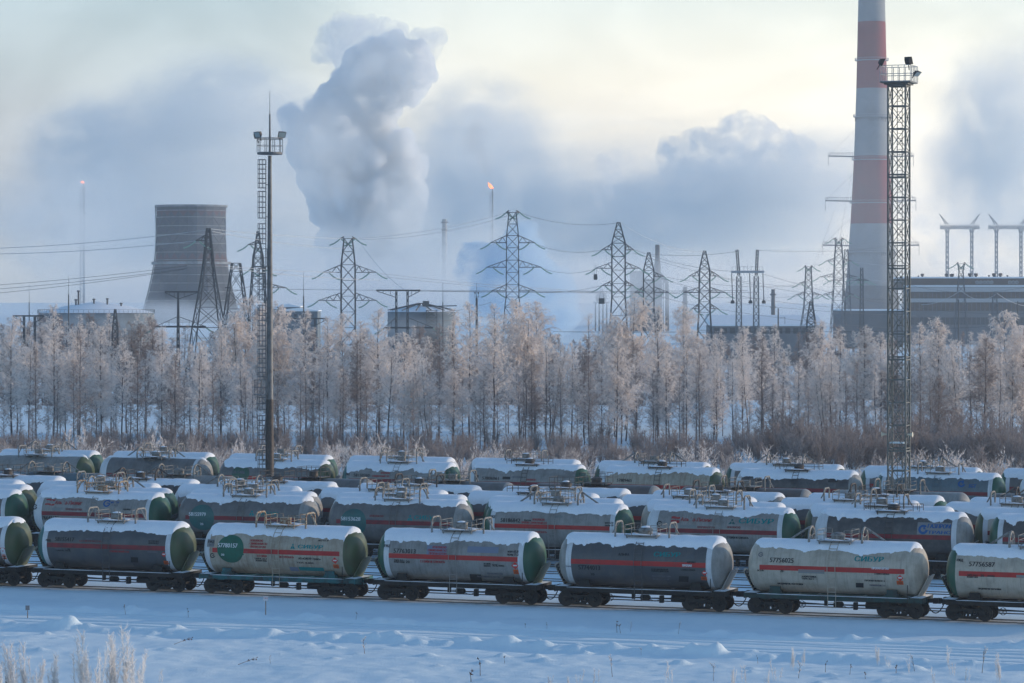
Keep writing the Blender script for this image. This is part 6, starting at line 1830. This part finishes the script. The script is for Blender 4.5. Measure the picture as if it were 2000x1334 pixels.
def wood():
    rnd = random.Random(77)
    hero = [('full',22,622,430,'frosted birch at the frame edge, before the low gantry'),('slim',105,598,425,'tall frosted birch with bright spire top, before the snowy storage tank'),('full',152,636,432,'broad frosted birch below the lightning rod'),
        ('slim',196,640,420,'frosted birch below the left flare stack'),('lean',238,668,415,'leaning frosted birch beside the little lattice post'),('lean',330,684,408,'leaning dark stemmed birch below the T shaped gantry'),('slim',318,640,455,'pointed frosted birch next to the T shaped gantry'),
        ('lean',388,668,410,'birch with dark curved trunk below the anchor pylon'),('slim',432,632,430,'frosted birch at the feet of the splayed anchor pylon'),('wide',480,578,452,'tall pale drooping birch beside the ladder of the tubular mast'),('wide',545,592,440,'pale drooping birch touching the tubular mast'),
        ('slim',596,608,425,'bright frosted birch beside the boiler house'),('slim',640,622,430,'slender frosted birch below the flat headed pylon arm'),('full',668,615,445,'frosted birch at the body of the flat headed pylon'),('slim',703,630,420,'frosted birch just beyond the flat headed pylon'),('slim',738,605,418,'bright pointed birch between flat headed pylon and two column gantry'),
        ('full',790,652,412,'rounded birch below the two column gantry'),('fork',838,690,402,'dark many stemmed tree below the scaffolded tank'),('slim',884,606,428,'pointed frosted birch beside the scaffolded tank'),('slim',918,592,432,'narrow bright birch touching the lamp mast'),('slim',966,598,425,'slim frosted birch left of the three armed pylon'),
        ('wide',1015,584,440,'wide pale birch under the three armed pylon'),('full',1048,592,448,'pale drooping birch before the blue steam'),('fork',1070,666,405,'forked frosted birch below the blue steam'),('slim',1118,672,404,'small pointed frosted birch under the hanging cage'),('thin',1150,616,450,'thin frosted birch below the smaller hanging cage'),
        ('wide',1216,578,455,'widest palest birch, at the foot of the cage pylon'),('full',1205,660,403,'frosted birch with bent trunk in front of the palest birch'),('slim',1285,602,436,'pointed birch below the reactor block'),('full',1335,598,448,'loose frosted birch in front of the pylon next to the portal'),('slim',1300,690,410,'low frosted birch before the snow bank crest'),
        ('thin',1395,655,440,'thin frosted birch by the three armed pylon near the portal'),('slim',1400,698,408,'slim birch with straight dark trunk in front of the snow bank'),('full',1450,640,470,'frosted birch under the twin legged portal'),('slim',1490,640,455,'frosted birch beside the portal leg'),('slim',1560,702,405,'pale birch with rounded top before the warehouse'),
        ('full',1604,630,450,'frosted birch below the pale slim pylon'),('slim',1640,642,430,'frosted birch at the foot of the chimney'),('full',1688,640,420,'large frosted birch in front of the chimney base'),('fork',1618,700,402,'dark forked birch on the snow bank before the chimney'),('slim',1720,652,436,'frosted birch against the lattice mast'),
        ('slim',1798,634,418,'narrow bright birch just beyond the lattice mast'),('full',1832,624,422,'bright frosted birch in front of the hall, next to the narrow one'),('fork',1880,668,406,'dark forked birch before the power station hall'),('full',1925,650,424,'frosted birch below the power station windows'),('wide',1972,606,432,'great frosted birch at the frame edge before the hall'),('full',1998,640,420,'frosted birch cut off by the frame edge')]
    for k, (kind, px, yt, Y, lab) in enumerate(hero):
        lab = lab.replace('just left of', 'beside').replace(' left of', ' beside').replace('the left flare', 'the lattice flare')
        plant_tree(kind, k, px, yt, Y, lab, 'frosttwig', rnd)
    kinds = ['slim','thin','full','slim','thin','lean','thin','full']
    KW = {'slim': 'slim', 'thin': 'narrow', 'full': 'full crowned', 'lean': 'leaning'}
    # the front edge of the wood
    for k in range(76):
        px = -110 + 2220 * (k + rnd.uniform(.1,.9)) / 76
        plant_tree(kinds[k % 8], k + 1, px, rnd.uniform(655, 745), rnd.uniform(398, 448), '%s frosted birch, front edge of the wood, below %s' % (KW[kinds[k % 8]], spot(px)), 'frosttwig' if k % 3 else 'paletwig', rnd, 'birches in the front edge of the wood')
    for k in range(120):
        px = -110 + 2220 * (k + rnd.uniform(0,1)) / 120
        plant_tree('thin', k, px, rnd.uniform(690, 800), rnd.uniform(388, 440), 'thin grey birch sapling with sparse frost below %s' % spot(px), 'paletwig', rnd, 'saplings under the birches', 'birch_sapling')
    # behind the snow bank
    for k in range(165):
        px = -120 + 2240 * (k + rnd.uniform(.1,.9)) / 165
        plant_tree(kinds[(k*3) % 8], k, px, rnd.uniform(614 if px < 320 else 632, 645 if px < 320 else 700), rnd.uniform(512, 570), '%s birch %s behind the snow bank, below %s' % (KW[kinds[(k*3) % 8]], 'grey' if k % 2 else 'white', spot(px)), 'paletwig' if k % 2 else 'frosttwig', rnd, 'trees behind the snow bank')
    # undergrowth
    for k in range(285):
        px = -120 + 2240 * (k + rnd.uniform(0,1)) / 285
        Y = rnd.uniform(342, 402); right = px > 1500
        plant_bush('thicket', k, (px-1000)/FPX*Y, Y, rnd.uniform(2.4, 4.0) * (1.5 if right else 1), 'grey brown thicket under the birches below %s' % spot(px), 'paletwig', rnd, 'thickets under the birches', 'thicket_bush')
    for k in range(190):
        px = -120 + 2240 * (k + rnd.uniform(0,1)) / 190
        n = rnd.uniform(99, 132); Yc = (Z0 + n/CA); Y = Yc/(1+(px-1000)*SA/CA/FPX)
        H = rnd.uniform(2.5, 4.3) * (1.0 if rnd.random() < .8 else 1.25)
        plant_bush('bush', k, (px-1000)/FPX*Y, Y, H, '%s frosted bush at the back of the yard below %s' % ('low' if H < 3.4 else 'tall', spot(px)), 'frosttwig' if k % 2 else 'bushtwig', rnd, 'frosted bushes along the back of the yard')
    for k in range(90):
        px = -120 + 2240 * (k + rnd.uniform(0,1)) / 90; Y = rnd.uniform(508, 545)
        plant_bush('thicket', k, (px-1000)/FPX*Y, Y, rnd.uniform(4.0, 7.5), 'grey brown thicket rising behind the snow bank below %s' % spot(px), 'paletwig', rnd, 'thickets behind the snow bank', 'thicket_bush')
    for (px, yt, n, lab) in ((160,820,112,'tall pointed frosted bush behind the first rearmost wagon'),(292,836,110,'round frosted bush behind the smooth blue grey wagon'),(705,848,110,'large round frosted bush beyond the tubular mast'),(768,848,112,'pointed frosted bush behind wagon 58150360'),(808,856,112,'small pointed frosted bush beside the larger pointed one'),(480,846,112,'frosted bush against the ladder of the tubular mast'),(1478,858,110,'broad frosted bush behind the beige wagon'),(1835,868,112,'frosted bush just beyond the lattice mast')):
        Yc = (Z0 + n/CA); Y = Yc/(1+(px-1000)*SA/CA/FPX); x = (px-1000)/FPX*Y
        plant_bush('bush', int(px), x, Y, CAM_H + (HORIZON-yt)*Y/FPX - ground_z(x, Y), lab, 'frosttwig', rnd, 'frosted bushes along the back of the yard')
wood()

# ---------------------------------------------------------------- weeds in the snow in front
def on_snow(px, py):
    Y = 140.0
    while Y < 200:
        p = at(px, py, Y)
        if p.z <= ground_z(p.x, p.y): return Vector((p.x, p.y, ground_z(p.x, p.y)))
        Y += .05
    return p
def make_weed(seed, H, kind):
    rnd = random.Random(seed); B = MB(); V = []; F = []
    ns = {'tall': 8, 'umbel': 1, 'wisp': 3, 'stub': 1}[kind]
    for s in range(ns):
        az = rnd.uniform(0, 2*pi); t = rnd.uniform(.02, .22 if kind != 'umbel' else .1)
        d = Vector((cos(az)*t, sin(az)*t, 1)).normalized(); h = H*rnd.uniform(.55, 1.0)
        p = Vector((rnd.uniform(-.2,.2), rnd.uniform(-.2,.2), -.1)) * (1 if ns > 1 else 0); P = [p]
        for i in range(6):
            d = (d + rdir(rnd)*.07).normalized(); p = p + d*h/6; P.append(p)
        stick(B, P, .012 if kind != 'umbel' else .016, .005, 3)
        if kind in ('tall', 'wisp'):
            m = int(h * (27 if kind == 'tall' else 14))
            for k in range(m):
                f = (.3 + .7*(k+rnd.random())/m)*6; i = min(5, int(f)); q = P[i].lerp(P[i+1], f-i)
                sd = ((P[i+1]-P[i]).normalized()*1.1 + rdir(rnd)*.75).normalized(); SL = h*rnd.uniform(.06,.15)
                twig(V, F, q, sd, SL, .026, rnd)
                for j in range(4): twig(V, F, q + sd*SL*rnd.random(), (sd + rdir(rnd)*.6).normalized(), rnd.uniform(.06,.15), .02, rnd)
        else:
            for k in range(9 if kind == 'umbel' else 2):
                f = rnd.uniform(2.2, 6)*.999; i = min(5, int(f)); q = P[i].lerp(P[i+1], f-i)
                sd = ((P[i+1]-P[i]).normalized()*.6 + rdir(rnd)*.8 + Vector((0,0,.35))).normalized(); e = q + sd*h*rnd.uniform(.12,.38)
                stick(B, [q, e], .007, .005, 3)
                for j in range(5): twig(V, F, e, (rdir(rnd) + Vector((0,0,.6))).normalized(), .07, .045, rnd)
    if not F: twig(V, F, Vector((0,0,H*.9)), Vector((0,0,1)), .06, .03, rnd)
    me = bpy.data.meshes.new('sprays'); me.from_pydata(V, [], F); me.update()
    return B.mesh('stalks', radians(60)), me
def weeds():
    rnd = random.Random(31)
    P = {k: [make_weed(400+10*i+len(k), H, k) for i in range(3)] for k, H in (('tall',2.0),('umbel',1.1),('wisp',1.0),('stub',.4))}
    lst = [('tall',18,1400,2.55),('tall',45,1392,2.5),('tall',70,1380,1.9),('tall',112,1390,2.0),('tall',158,1392,2.9),('tall',185,1400,2.7),('tall',212,1388,2.7),('tall',250,1395,3.1),('tall',268,1390,2.3),('tall',5,1385,1.6),('wisp',320,1340,.9),
        ('umbel',712,1277,1.25),('umbel',1196,1322,1.15),('umbel',1252,1280,.5),('wisp',1130,1338,1.0),('wisp',1165,1340,1.1),('wisp',1300,1338,1.3),('tall',1075,1345,.75),('tall',1110,1350,.75),('umbel',1393,1330,1.1),('tall',1432,1345,1.15),('wisp',1455,1335,1.2),('tall',1500,1345,1.0),('wisp',1520,1330,1.3),('tall',1546,1310,1.25),('tall',1570,1300,.9),('umbel',1560,1325,1.2),
        ('tall',1716,1300,.95),('tall',1712,1290,.8),('wisp',1735,1305,.8),('umbel',1786,1312,.9),('wisp',1845,1300,1.1),('wisp',1860,1320,1.2),('umbel',1918,1315,1.3),('tall',1950,1335,1.6),('wisp',1820,1338,1.1),('wisp',1888,1335,1.0),('stub',1612,1313,.5),('stub',1660,1318,.5),('stub',1750,1315,.6),('wisp',1780,1315,.8),
        ('umbel',528,1296,.6),('stub',920,1332,.9),('stub',938,1320,.8),('stub',986,1296,.4),('stub',1026,1228,.35),('stub',1068,1228,.3),('stub',695,1210,.4),('umbel',1232,1234,.6),('stub',1205,1236,.55),('stub',1212,1237,.5),('umbel',1325,1240,.7),('stub',368,1206,.45),('stub',245,1200,.4),('stub',1690,1326,.5),('stub',1480,1296,.35)]
    nm = {'tall':'feathery white frosted weed clump','umbel':'dry branching weed with frosted seed heads','wisp':'thin frosted weed stalks','stub':'short dark dry stem'}
    for k, (kind, px, py, H) in enumerate(lst):
        if px < 300: H *= 1.38
        p = on_snow(px, min(py, 1420)); me = P[kind][k % 3]; H0 = {'tall':2.0,'umbel':1.1,'wisp':1.0,'stub':.4}[kind]
        where = 'near the wooden post' if px < 120 else 'in the corner of the snow' if px < 340 else 'by the white warning sign' if px < 640 else 'on the snow bank below wagon 57763013' if px < 1000 else 'on the snow bank below wagon 57744013' if px < 1380 else 'on the snow bank below wagon 57756025' if px < 1800 else 'in the lumpy snow by the frame edge'
        if px < 300: where = ['around the wooden post','second from the wooden post','third from the wooden post','between the small and the tall weeds','tallest but one in the corner','leaning beside the tallest ones','in the middle of the tall group','tallest and last of the corner group','low beside the tallest one','at the very edge of the picture'][k % 10]
        t = thing('frosted_weed', nm[kind] + ' ' + where, 'weed', p, rnd.uniform(0, 6.28), 'weeds standing in the snow')
        s = H/H0; t.scale = (s*.8, s*.8, s) if kind == 'tall' else (s, s, s)
        put('stalks', me[0], M['drystem' if kind in ('umbel','stub') else 'frostgrass'], t, objmat=True)
        put('sprays', me[1], M['drystem' if kind == 'stub' else 'frostgrass'], t, objmat=True)
    # fallen dry twigs on the snow
    for (px, py, lab) in ((340,1262,'reddish dry sprig lying on the snow'),(465,1302,'dark dry sprig lying on the snow')):
        p = on_snow(px, py); me = P['umbel'][0]
        t = thing('dry_sprig', lab + (' bank below wagon 57780157' if px < 400 else ' near the white sign'), 'weed', p + Vector((0,0,.1)), .4, 'weeds standing in the snow'); t.rotation_euler = (0, 1.15, .3)
        put('stalks', me[0], M['drystem'], t, objmat=True); put('sprays', me[1], M['drystem'], t, objmat=True)
weeds()
# ---------------------------------------------------------------- steam and smoke of the works: closed volumes of real size
def vol_mat(name, col, dens, aniso=.35):
    m = bpy.data.materials.new(name); m.use_nodes = True
    nt = m.node_tree
    for n in list(nt.nodes):
        if n.type != 'OUTPUT_MATERIAL': nt.nodes.remove(n)
    out = [n for n in nt.nodes if n.type == 'OUTPUT_MATERIAL'][0]
    v = nt.nodes.new('ShaderNodeVolumePrincipled')
    v.inputs['Color'].default_value = (*col, 1); v.inputs['Density'].default_value = dens; v.inputs['Anisotropy'].default_value = aniso
    nt.links.new(v.outputs[0], out.inputs['Volume'])
    return m

def plume(name, label, cat, Y, balls, mt, puff=1.0, vox=.16, depth=.7, seed=0, group=None, lumps=.30, fine=1.0, kids=0):
    """union of balls (px, py, radius px) at depth about Y, its skin puffed up into billows"""
    rnd = random.Random(seed); k = Y / FPX
    bm = bmesh.new(); rm = sum(b[2] for b in balls) / len(balls) * k
    full = []
    for (px, py, r) in balls:
        c = at(px, py, Y); c.y += rnd.uniform(-depth, depth) * r * k
        full.append((c, r * k))
        for q in range(kids):
            d = Vector((rnd.uniform(-1,1), rnd.uniform(-1.2,.5), rnd.uniform(-.7,1))).normalized()
            full.append((c + d * r * k * rnd.uniform(.75, .98), r * k * rnd.uniform(.18, .46)))
    for (c, R) in full:
        bmesh.ops.create_icosphere(bm, subdivisions=3, radius=R, matrix=Matrix.Translation(c))
    me = bpy.data.meshes.new(name); bm.to_mesh(me); bm.free()
    o = bpy.data.objects.new(name, me); COL.objects.link(o)
    md = o.modifiers.new('union', 'REMESH'); md.mode = 'VOXEL'; md.voxel_size = rm * vox
    me2 = bpy.data.meshes.new_from_object(o.evaluated_get(bpy.context.evaluated_depsgraph_get()))
    bpy.data.objects.remove(o); bpy.data.meshes.remove(me)
    bm = bmesh.new(); bm.from_mesh(me2)
    for it in range(2): bmesh.ops.smooth_vert(bm, verts=bm.verts, factor=.5, use_axis_x=True, use_axis_y=True, use_axis_z=True)
    bm.normal_update()
    sh = Vector((seed * 7.3, seed * 1.9, 0))
    new = []
    for v in bm.verts:
        p = v.co + sh
        d = 0
        for f, a in ((1.1/rm, .50), (2.3/rm, .28), (4.9/rm, .15*fine), (9.5/rm, .075*fine)):
            n = noise.noise(p * f); d += a * (1 - 2.2 * abs(n))
        new.append(v.co + v.normal * (d * rm * lumps * puff))
    for v, c in zip(bm.verts, new): v.co = c
    bm.to_mesh(me2); bm.free()
    o = bpy.data.objects.new(name, me2); COL.objects.link(o)      # close pockets that the puffing folded in
    md = o.modifiers.new('union', 'REMESH'); md.mode = 'VOXEL'; md.voxel_size = rm * vox * .8
    me3 = bpy.data.meshes.new_from_object(o.evaluated_get(bpy.context.evaluated_depsgraph_get()))
    bpy.data.objects.remove(o); bpy.data.meshes.remove(me2); me2 = me3
    me2.name = name
    ob = put(name, me2, mt)
    return tag(ob, label, cat, group)

def veil(label, Y, px, py, rx, ry, rd, mt, name='steam_cloud'):
    """one feathered bank: an ellipsoid whose density thins out to nothing at its skin"""
    k = Y / FPX
    bm = bmesh.new(); bmesh.ops.create_icosphere(bm, subdivisions=3, radius=1.0)
    me = bpy.data.meshes.new(name); bm.to_mesh(me); bm.free()
    o = put(name, me, mt, None, at(px, py, Y)); o.scale = (rx*k, rd, ry*k)
    return tag(o, label, 'steam cloud')
def veil_mat(name, col, dens, sc=1.6, lo=.40, hi=.62, aniso=.3):
    m = vol_mat(name, col, dens, aniso)
    nt = m.node_tree; N = nt.nodes; L = nt.links
    v = [n for n in N if n.type == 'PRINCIPLED_VOLUME'][0]
    tc = N.new('ShaderNodeTexCoord'); ln = N.new('ShaderNodeVectorMath'); ln.operation = 'LENGTH'; L.new(tc.outputs['Object'], ln.inputs[0])
    f = N.new('ShaderNodeMapRange'); f.interpolation_type = 'SMOOTHSTEP'
    f.inputs['From Min'].default_value = 1.0; f.inputs['From Max'].default_value = .15
    L.new(ln.outputs['Value'], f.inputs['Value'])
    oi = N.new('ShaderNodeObjectInfo'); ad = N.new('ShaderNodeVectorMath'); ad.operation = 'ADD'; L.new(tc.outputs['Object'], ad.inputs[0]); L.new(oi.outputs['Location'], ad.inputs[1])
    n = N.new('ShaderNodeTexNoise'); n.inputs['Scale'].default_value = sc; n.inputs['Detail'].default_value = 6; n.inputs['Roughness'].default_value = .58; n.inputs['Distortion'].default_value = .4
    L.new(ad.outputs[0], n.inputs['Vector'])
    r = N.new('ShaderNodeMapRange'); r.interpolation_type = 'SMOOTHSTEP'; r.inputs['From Min'].default_value = lo; r.inputs['From Max'].default_value = hi; r.inputs['To Min'].default_value = .12
    L.new(n.outputs['Fac'], r.inputs['Value'])
    a = N.new('ShaderNodeMath'); a.operation = 'MULTIPLY'; L.new(f.outputs[0], a.inputs[0]); L.new(r.outputs[0], a.inputs[1])
    b = N.new('ShaderNodeMath'); b.operation = 'MULTIPLY'; b.inputs[1].default_value = dens; L.new(a.outputs[0], b.inputs[0])
    L.new(b.outputs[0], v.inputs['Density'])
    return m

def torn_mat(name, col, dens, size, lo=.34, hi=.60, rate=.3, aniso=.35):
    """steam that is torn and uneven inside its outline; size = width of its curls in metres"""
    m = vol_mat(name, col, dens, aniso)
    nt = m.node_tree; N = nt.nodes; L = nt.links
    v = [n for n in N if n.type == 'PRINCIPLED_VOLUME'][0]
    tc = N.new('ShaderNodeTexCoord')
    n = N.new('ShaderNodeTexNoise'); n.inputs['Scale'].default_value = 1.0 / size; n.inputs['Detail'].default_value = 5; n.inputs['Roughness'].default_value = .6; n.inputs['Distortion'].default_value = .5
    L.new(tc.outputs['Object'], n.inputs['Vector'])
    r = N.new('ShaderNodeMapRange'); r.interpolation_type = 'SMOOTHSTEP'; r.inputs['From Min'].default_value = lo; r.inputs['From Max'].default_value = hi; r.inputs['To Max'].default_value = dens
    L.new(n.outputs['Fac'], r.inputs['Value']); L.new(r.outputs[0], v.inputs['Density'])
    m.cycles.volume_step_rate = rate
    return m
def steam():
    Yb = 2700      # the great plumes rise far behind the works, beyond the frosty air box
    dense = torn_mat('dense steam', (.948,.968,.985), .24, 22, .36, .62)
    mid = torn_mat('loose steam', (.945,.96,.97), .06, 18, .38, .64)
    soft = veil_mat('thick steam veil', (.865,.905,.925), .034, 3.0, .36, .64)
    pale = veil_mat('pale steam veil', (.90,.93,.94), .020, 2.8, .36, .64)
    thin = veil_mat('thin works steam', (.90,.925,.95), .010, 1.6, .3, .6)
    plume('steam_plume', 'towering billowing steam plume behind the tubular light mast', 'steam plume', Yb, [
        (800,112,30),(770,104,34),(738,108,34),(815,140,28),(712,130,38),(805,155,34),(770,165,50),(735,175,50),(690,180,40),(660,205,42),(628,225,42),(600,248,40),(575,232,26),(720,225,50),(690,250,50),(650,270,52),(615,295,50),(745,285,40),(780,290,36),(805,320,30),(770,335,46),
        (720,320,54),(670,340,54),(630,345,42),(790,375,38),(750,390,50),(700,395,54),(655,395,46),(770,430,46),(725,450,52),(680,460,48),(780,490,50),(735,515,54),(690,530,46),(800,550,55),(750,575,52)], dense, seed=3, kids=12, vox=.085)
    plume('steam_puff', 'small torn off steam puff at the top of the great plume', 'steam plume', Yb, [(835,84,28),(852,74,20),(815,76,18),(842,100,18)], mid, seed=5, vox=.12, kids=4)
    plume('steam_cloud', 'sunlit white cloud top peeping out behind the great plume', 'steam cloud', Yb + 330, [(650,78,30),(680,66,34),(715,72,36),(745,90,40),(640,95,28),(690,100,45),(770,70,26)], mid, seed=6, kids=12, vox=.10)
    plume('steam_cloud', 'sunlit cauliflower steam head above the low bank, before the chimney', 'steam cloud', Yb + 420, [(1320,305,36),(1360,292,34),(1400,290,34),(1450,258,38),(1480,270,40),(1520,290,40),(1550,310,40),(1430,310,44),(1490,320,44),(1340,335,44),(1400,340,46)], mid, seed=10, kids=12, vox=.10)
    plume('steam_plume', 'narrow upright puff of steam above the cage pylon', 'steam plume', Yb - 60, [(1175,318,17),(1205,308,19),(1225,312,14),(1178,345,15),(1195,340,20),(1170,372,13),(1186,378,15),(1165,400,11),(1172,412,9)], mid, seed=11, vox=.12, kids=3)
    plume('steam_plume', 'blue shaded steam plume rolling behind the three armed pylon', 'steam plume', 1150, [(1018,462,28),(1000,490,30),(1040,492,26),(960,505,30),(920,500,26),(930,530,34),(985,535,40),(1030,535,38),(1065,545,34),(1090,560,30),(1010,575,42),(960,580,40),(1060,590,40),(1105,585,26),(1110,612,24),(1080,630,30),(1030,625,36)], torn_mat('shade tinted blue steam', (.72,.85,.95), .20, 12, .34, .6, .3, .1), seed=13, kids=10, vox=.10)  # the blue of shade is put into this steam's colour
    plume('steam_plume', 'bluish smoke drifting from the power station roof past the portals', 'steam plume', 2350, [(1800,438,18),(1825,445,20),(1862,432,20),(1880,445,18),(1850,468,24),(1895,490,24),(1920,505,22),(1935,525,20),(1880,515,28),(1840,500,26),(1965,520,18),(1985,535,20),(1900,545,24)], torn_mat('bluish smoke', (.78,.87,.96), .022, 14, .36, .62, .4, .2), seed=14, kids=4)
    plume('smoke', 'dark smoke trailing up from the leaning flare flame', 'smoke', 2000, [(952,338,7),(949,325,9),(944,312,11),(938,298,13),(930,282,15),(922,265,16),(930,248,14),(915,285,12),(942,262,12)], vol_mat('dark smoke', (.42,.40,.40), .013, .1), seed=15, vox=.14)
    plume('steam_plume', 'low ground steam around the foot of the cooling tower', 'steam plume', 1180, [(305,560,14),(300,585,20),(320,610,26),(350,600,22),(375,625,26),(410,600,20),(420,575,16),(290,630,28),(340,650,30),(270,650,28),(455,620,24),(430,650,28)], vol_mat('ground steam', (.93,.96,1.0), .009), seed=16)
    plume('steam_plume', 'low ground steam rolling in at the frame edge beside the storage tank', 'steam plume', 1000, [(5,600,26),(45,606,22),(-20,620,36),(25,630,34),(80,620,20),(100,600,18),(120,615,22),(160,605,18),(200,620,16),(230,650,22),(150,640,22)], vol_mat('edge steam', (.90,.95,1.0), .010), seed=17)
    plume('steam_plume', 'grey smoke behind the flat headed pylon', 'steam plume', 1600, [(705,520,22),(700,545,26),(720,565,26),(690,580,30),(740,590,28),(655,600,26)], vol_mat('grey smoke', (.72,.74,.80), .010, .1), seed=18)
    plume('steam_plume', 'thin steam in front of the cooling tower lip', 'steam plume', 1380, [(395,425,18),(420,412,22),(445,400,22),(400,450,20),(435,450,26),(465,420,26),(455,480,26),(480,520,30)], vol_mat('lip steam', (.92,.95,1.0), .0062), seed=19)
    veil('broad blue grey steam bank spreading from the great plume over the cooling tower', Yb + 350, 430, 240, 260, 170, 130, soft)
    veil('grey steam bank low behind the cooling tower', Yb + 420, 330, 420, 300, 150, 130, soft)
    veil('steam bank at the foot of the great plume', Yb - 250, 640, 520, 260, 110, 110, pale)
    veil('pale steam rising between the great plume and the cage pylon', Yb + 250, 950, 400, 230, 220, 130, soft)
    veil('pale steam bank behind the cage pylon', Yb + 250, 1230, 450, 260, 150, 120, soft)
    veil('grey steam bank behind the portal pylon', Yb + 150, 1500, 430, 220, 150, 120, soft)
    veil('grey steam filling the sky beyond the lattice mast', Yb + 350, 1980, 300, 220, 280, 140, soft)
    veil('thin steam around the lattice flare stack', 1900, 130, 440, 230, 170, 130, pale)
    veil('low pale steam lying along the works behind the wood', 2150, 500, 580, 900, 110, 180, thin)
    veil('low pale steam lying between the cage pylon and the hall', 2150, 1500, 580, 900, 110, 180, thin)
    veil('thin steam drifting before the reactor block', 1400, 1180, 560, 320, 90, 150, thin)
    veil('thin steam drifting before the cooling tower', 1100, 300, 622, 330, 48, 120, thin)
    veil('tall thin steam drifting before the chimney', 1800, 1720, 380, 330, 340, 120, veil_mat('faint chimney steam', (.90,.92,.94), .0012, 1.2, .3, .6))
    veil('loose steam fraying off the shaded side of the great plume', Yb - 120, 620, 300, 150, 150, 70, pale)
    veil('loose steam fraying off the crown of the great plume', Yb - 110, 730, 120, 130, 90, 60, pale)
    veil('loose steam fraying off the foot of the great plume', Yb - 140, 800, 420, 110, 140, 70, pale)
    veil('loose steam drifting round the blue shaded plume', 1120, 1050, 520, 120, 110, 60, veil_mat('drifting blue steam', (.78,.89,.98), .008, 1.6, .35, .6))
    veil('grey steam between the great plume and the faint flare', Yb - 260, 900, 530, 210, 110, 110, soft)
    veil('grey steam under the sunlit cauliflower cloud', Yb + 120, 1400, 390, 260, 120, 110, soft)
    veil('steam bank reaching from the cauliflower cloud to the chimney', Yb + 100, 1610, 340, 200, 130, 110, pale)
    veil('high steam shred above the faint flare', Yb + 100, 930, 240, 190, 130, 100, pale)
    veil('grey steam high over the lattice flare stack', Yb + 300, 230, 300, 240, 150, 120, soft)
    veil('white ground steam hiding the snowy storage tank wall', 860, 190, 636, 170, 34, 30, thin)
    veil('white ground steam before the scaffolded tank', 770, 800, 640, 130, 32, 25, thin)
    veil('wide pale steam filling the sky behind all the pylons', Yb + 600, 1000, 440, 1350, 300, 110, veil_mat('wide steam', (.91,.935,.945), .020, 5.0, .36, .64))
    veil('pale steam hiding the shaft of the faint flare stack', 2440, 962, 440, 80, 62, 50, pale)
    veil('faint steam drifting over the cooling tower flank', 1320, 385, 500, 170, 140, 90, veil_mat('faint tower steam', (.86,.91,.96), .0008, 1.6, .3, .6))
steam()
# ---------------------------------------------------------------- frosty air over the whole place
def build_haze():
    b = MB()
    b.box((0, 925, 116), (5200, 2950, 240))       # from -4 m to +236 m
    o = put('haze', b.mesh('haze'), [])
    m = bpy.data.materials.new('frosty air'); m.use_nodes = True
    nt = m.node_tree
    for n in list(nt.nodes):
        if n.type != 'OUTPUT_MATERIAL': nt.nodes.remove(n)
    v = nt.nodes.new('ShaderNodeVolumePrincipled')
    v.inputs['Color'].default_value = (.93, .96, 1.0, 1)
    v.inputs['Density'].default_value = .00014
    v.inputs['Anisotropy'].default_value = .45
    nt.links.new(v.outputs[0], [n for n in nt.nodes if n.type == 'OUTPUT_MATERIAL'][0].inputs['Volume'])
    o.data.materials.append(m)
    tag(o, 'pale frosty haze filling the air over yard and works', kind='stuff')
build_haze()
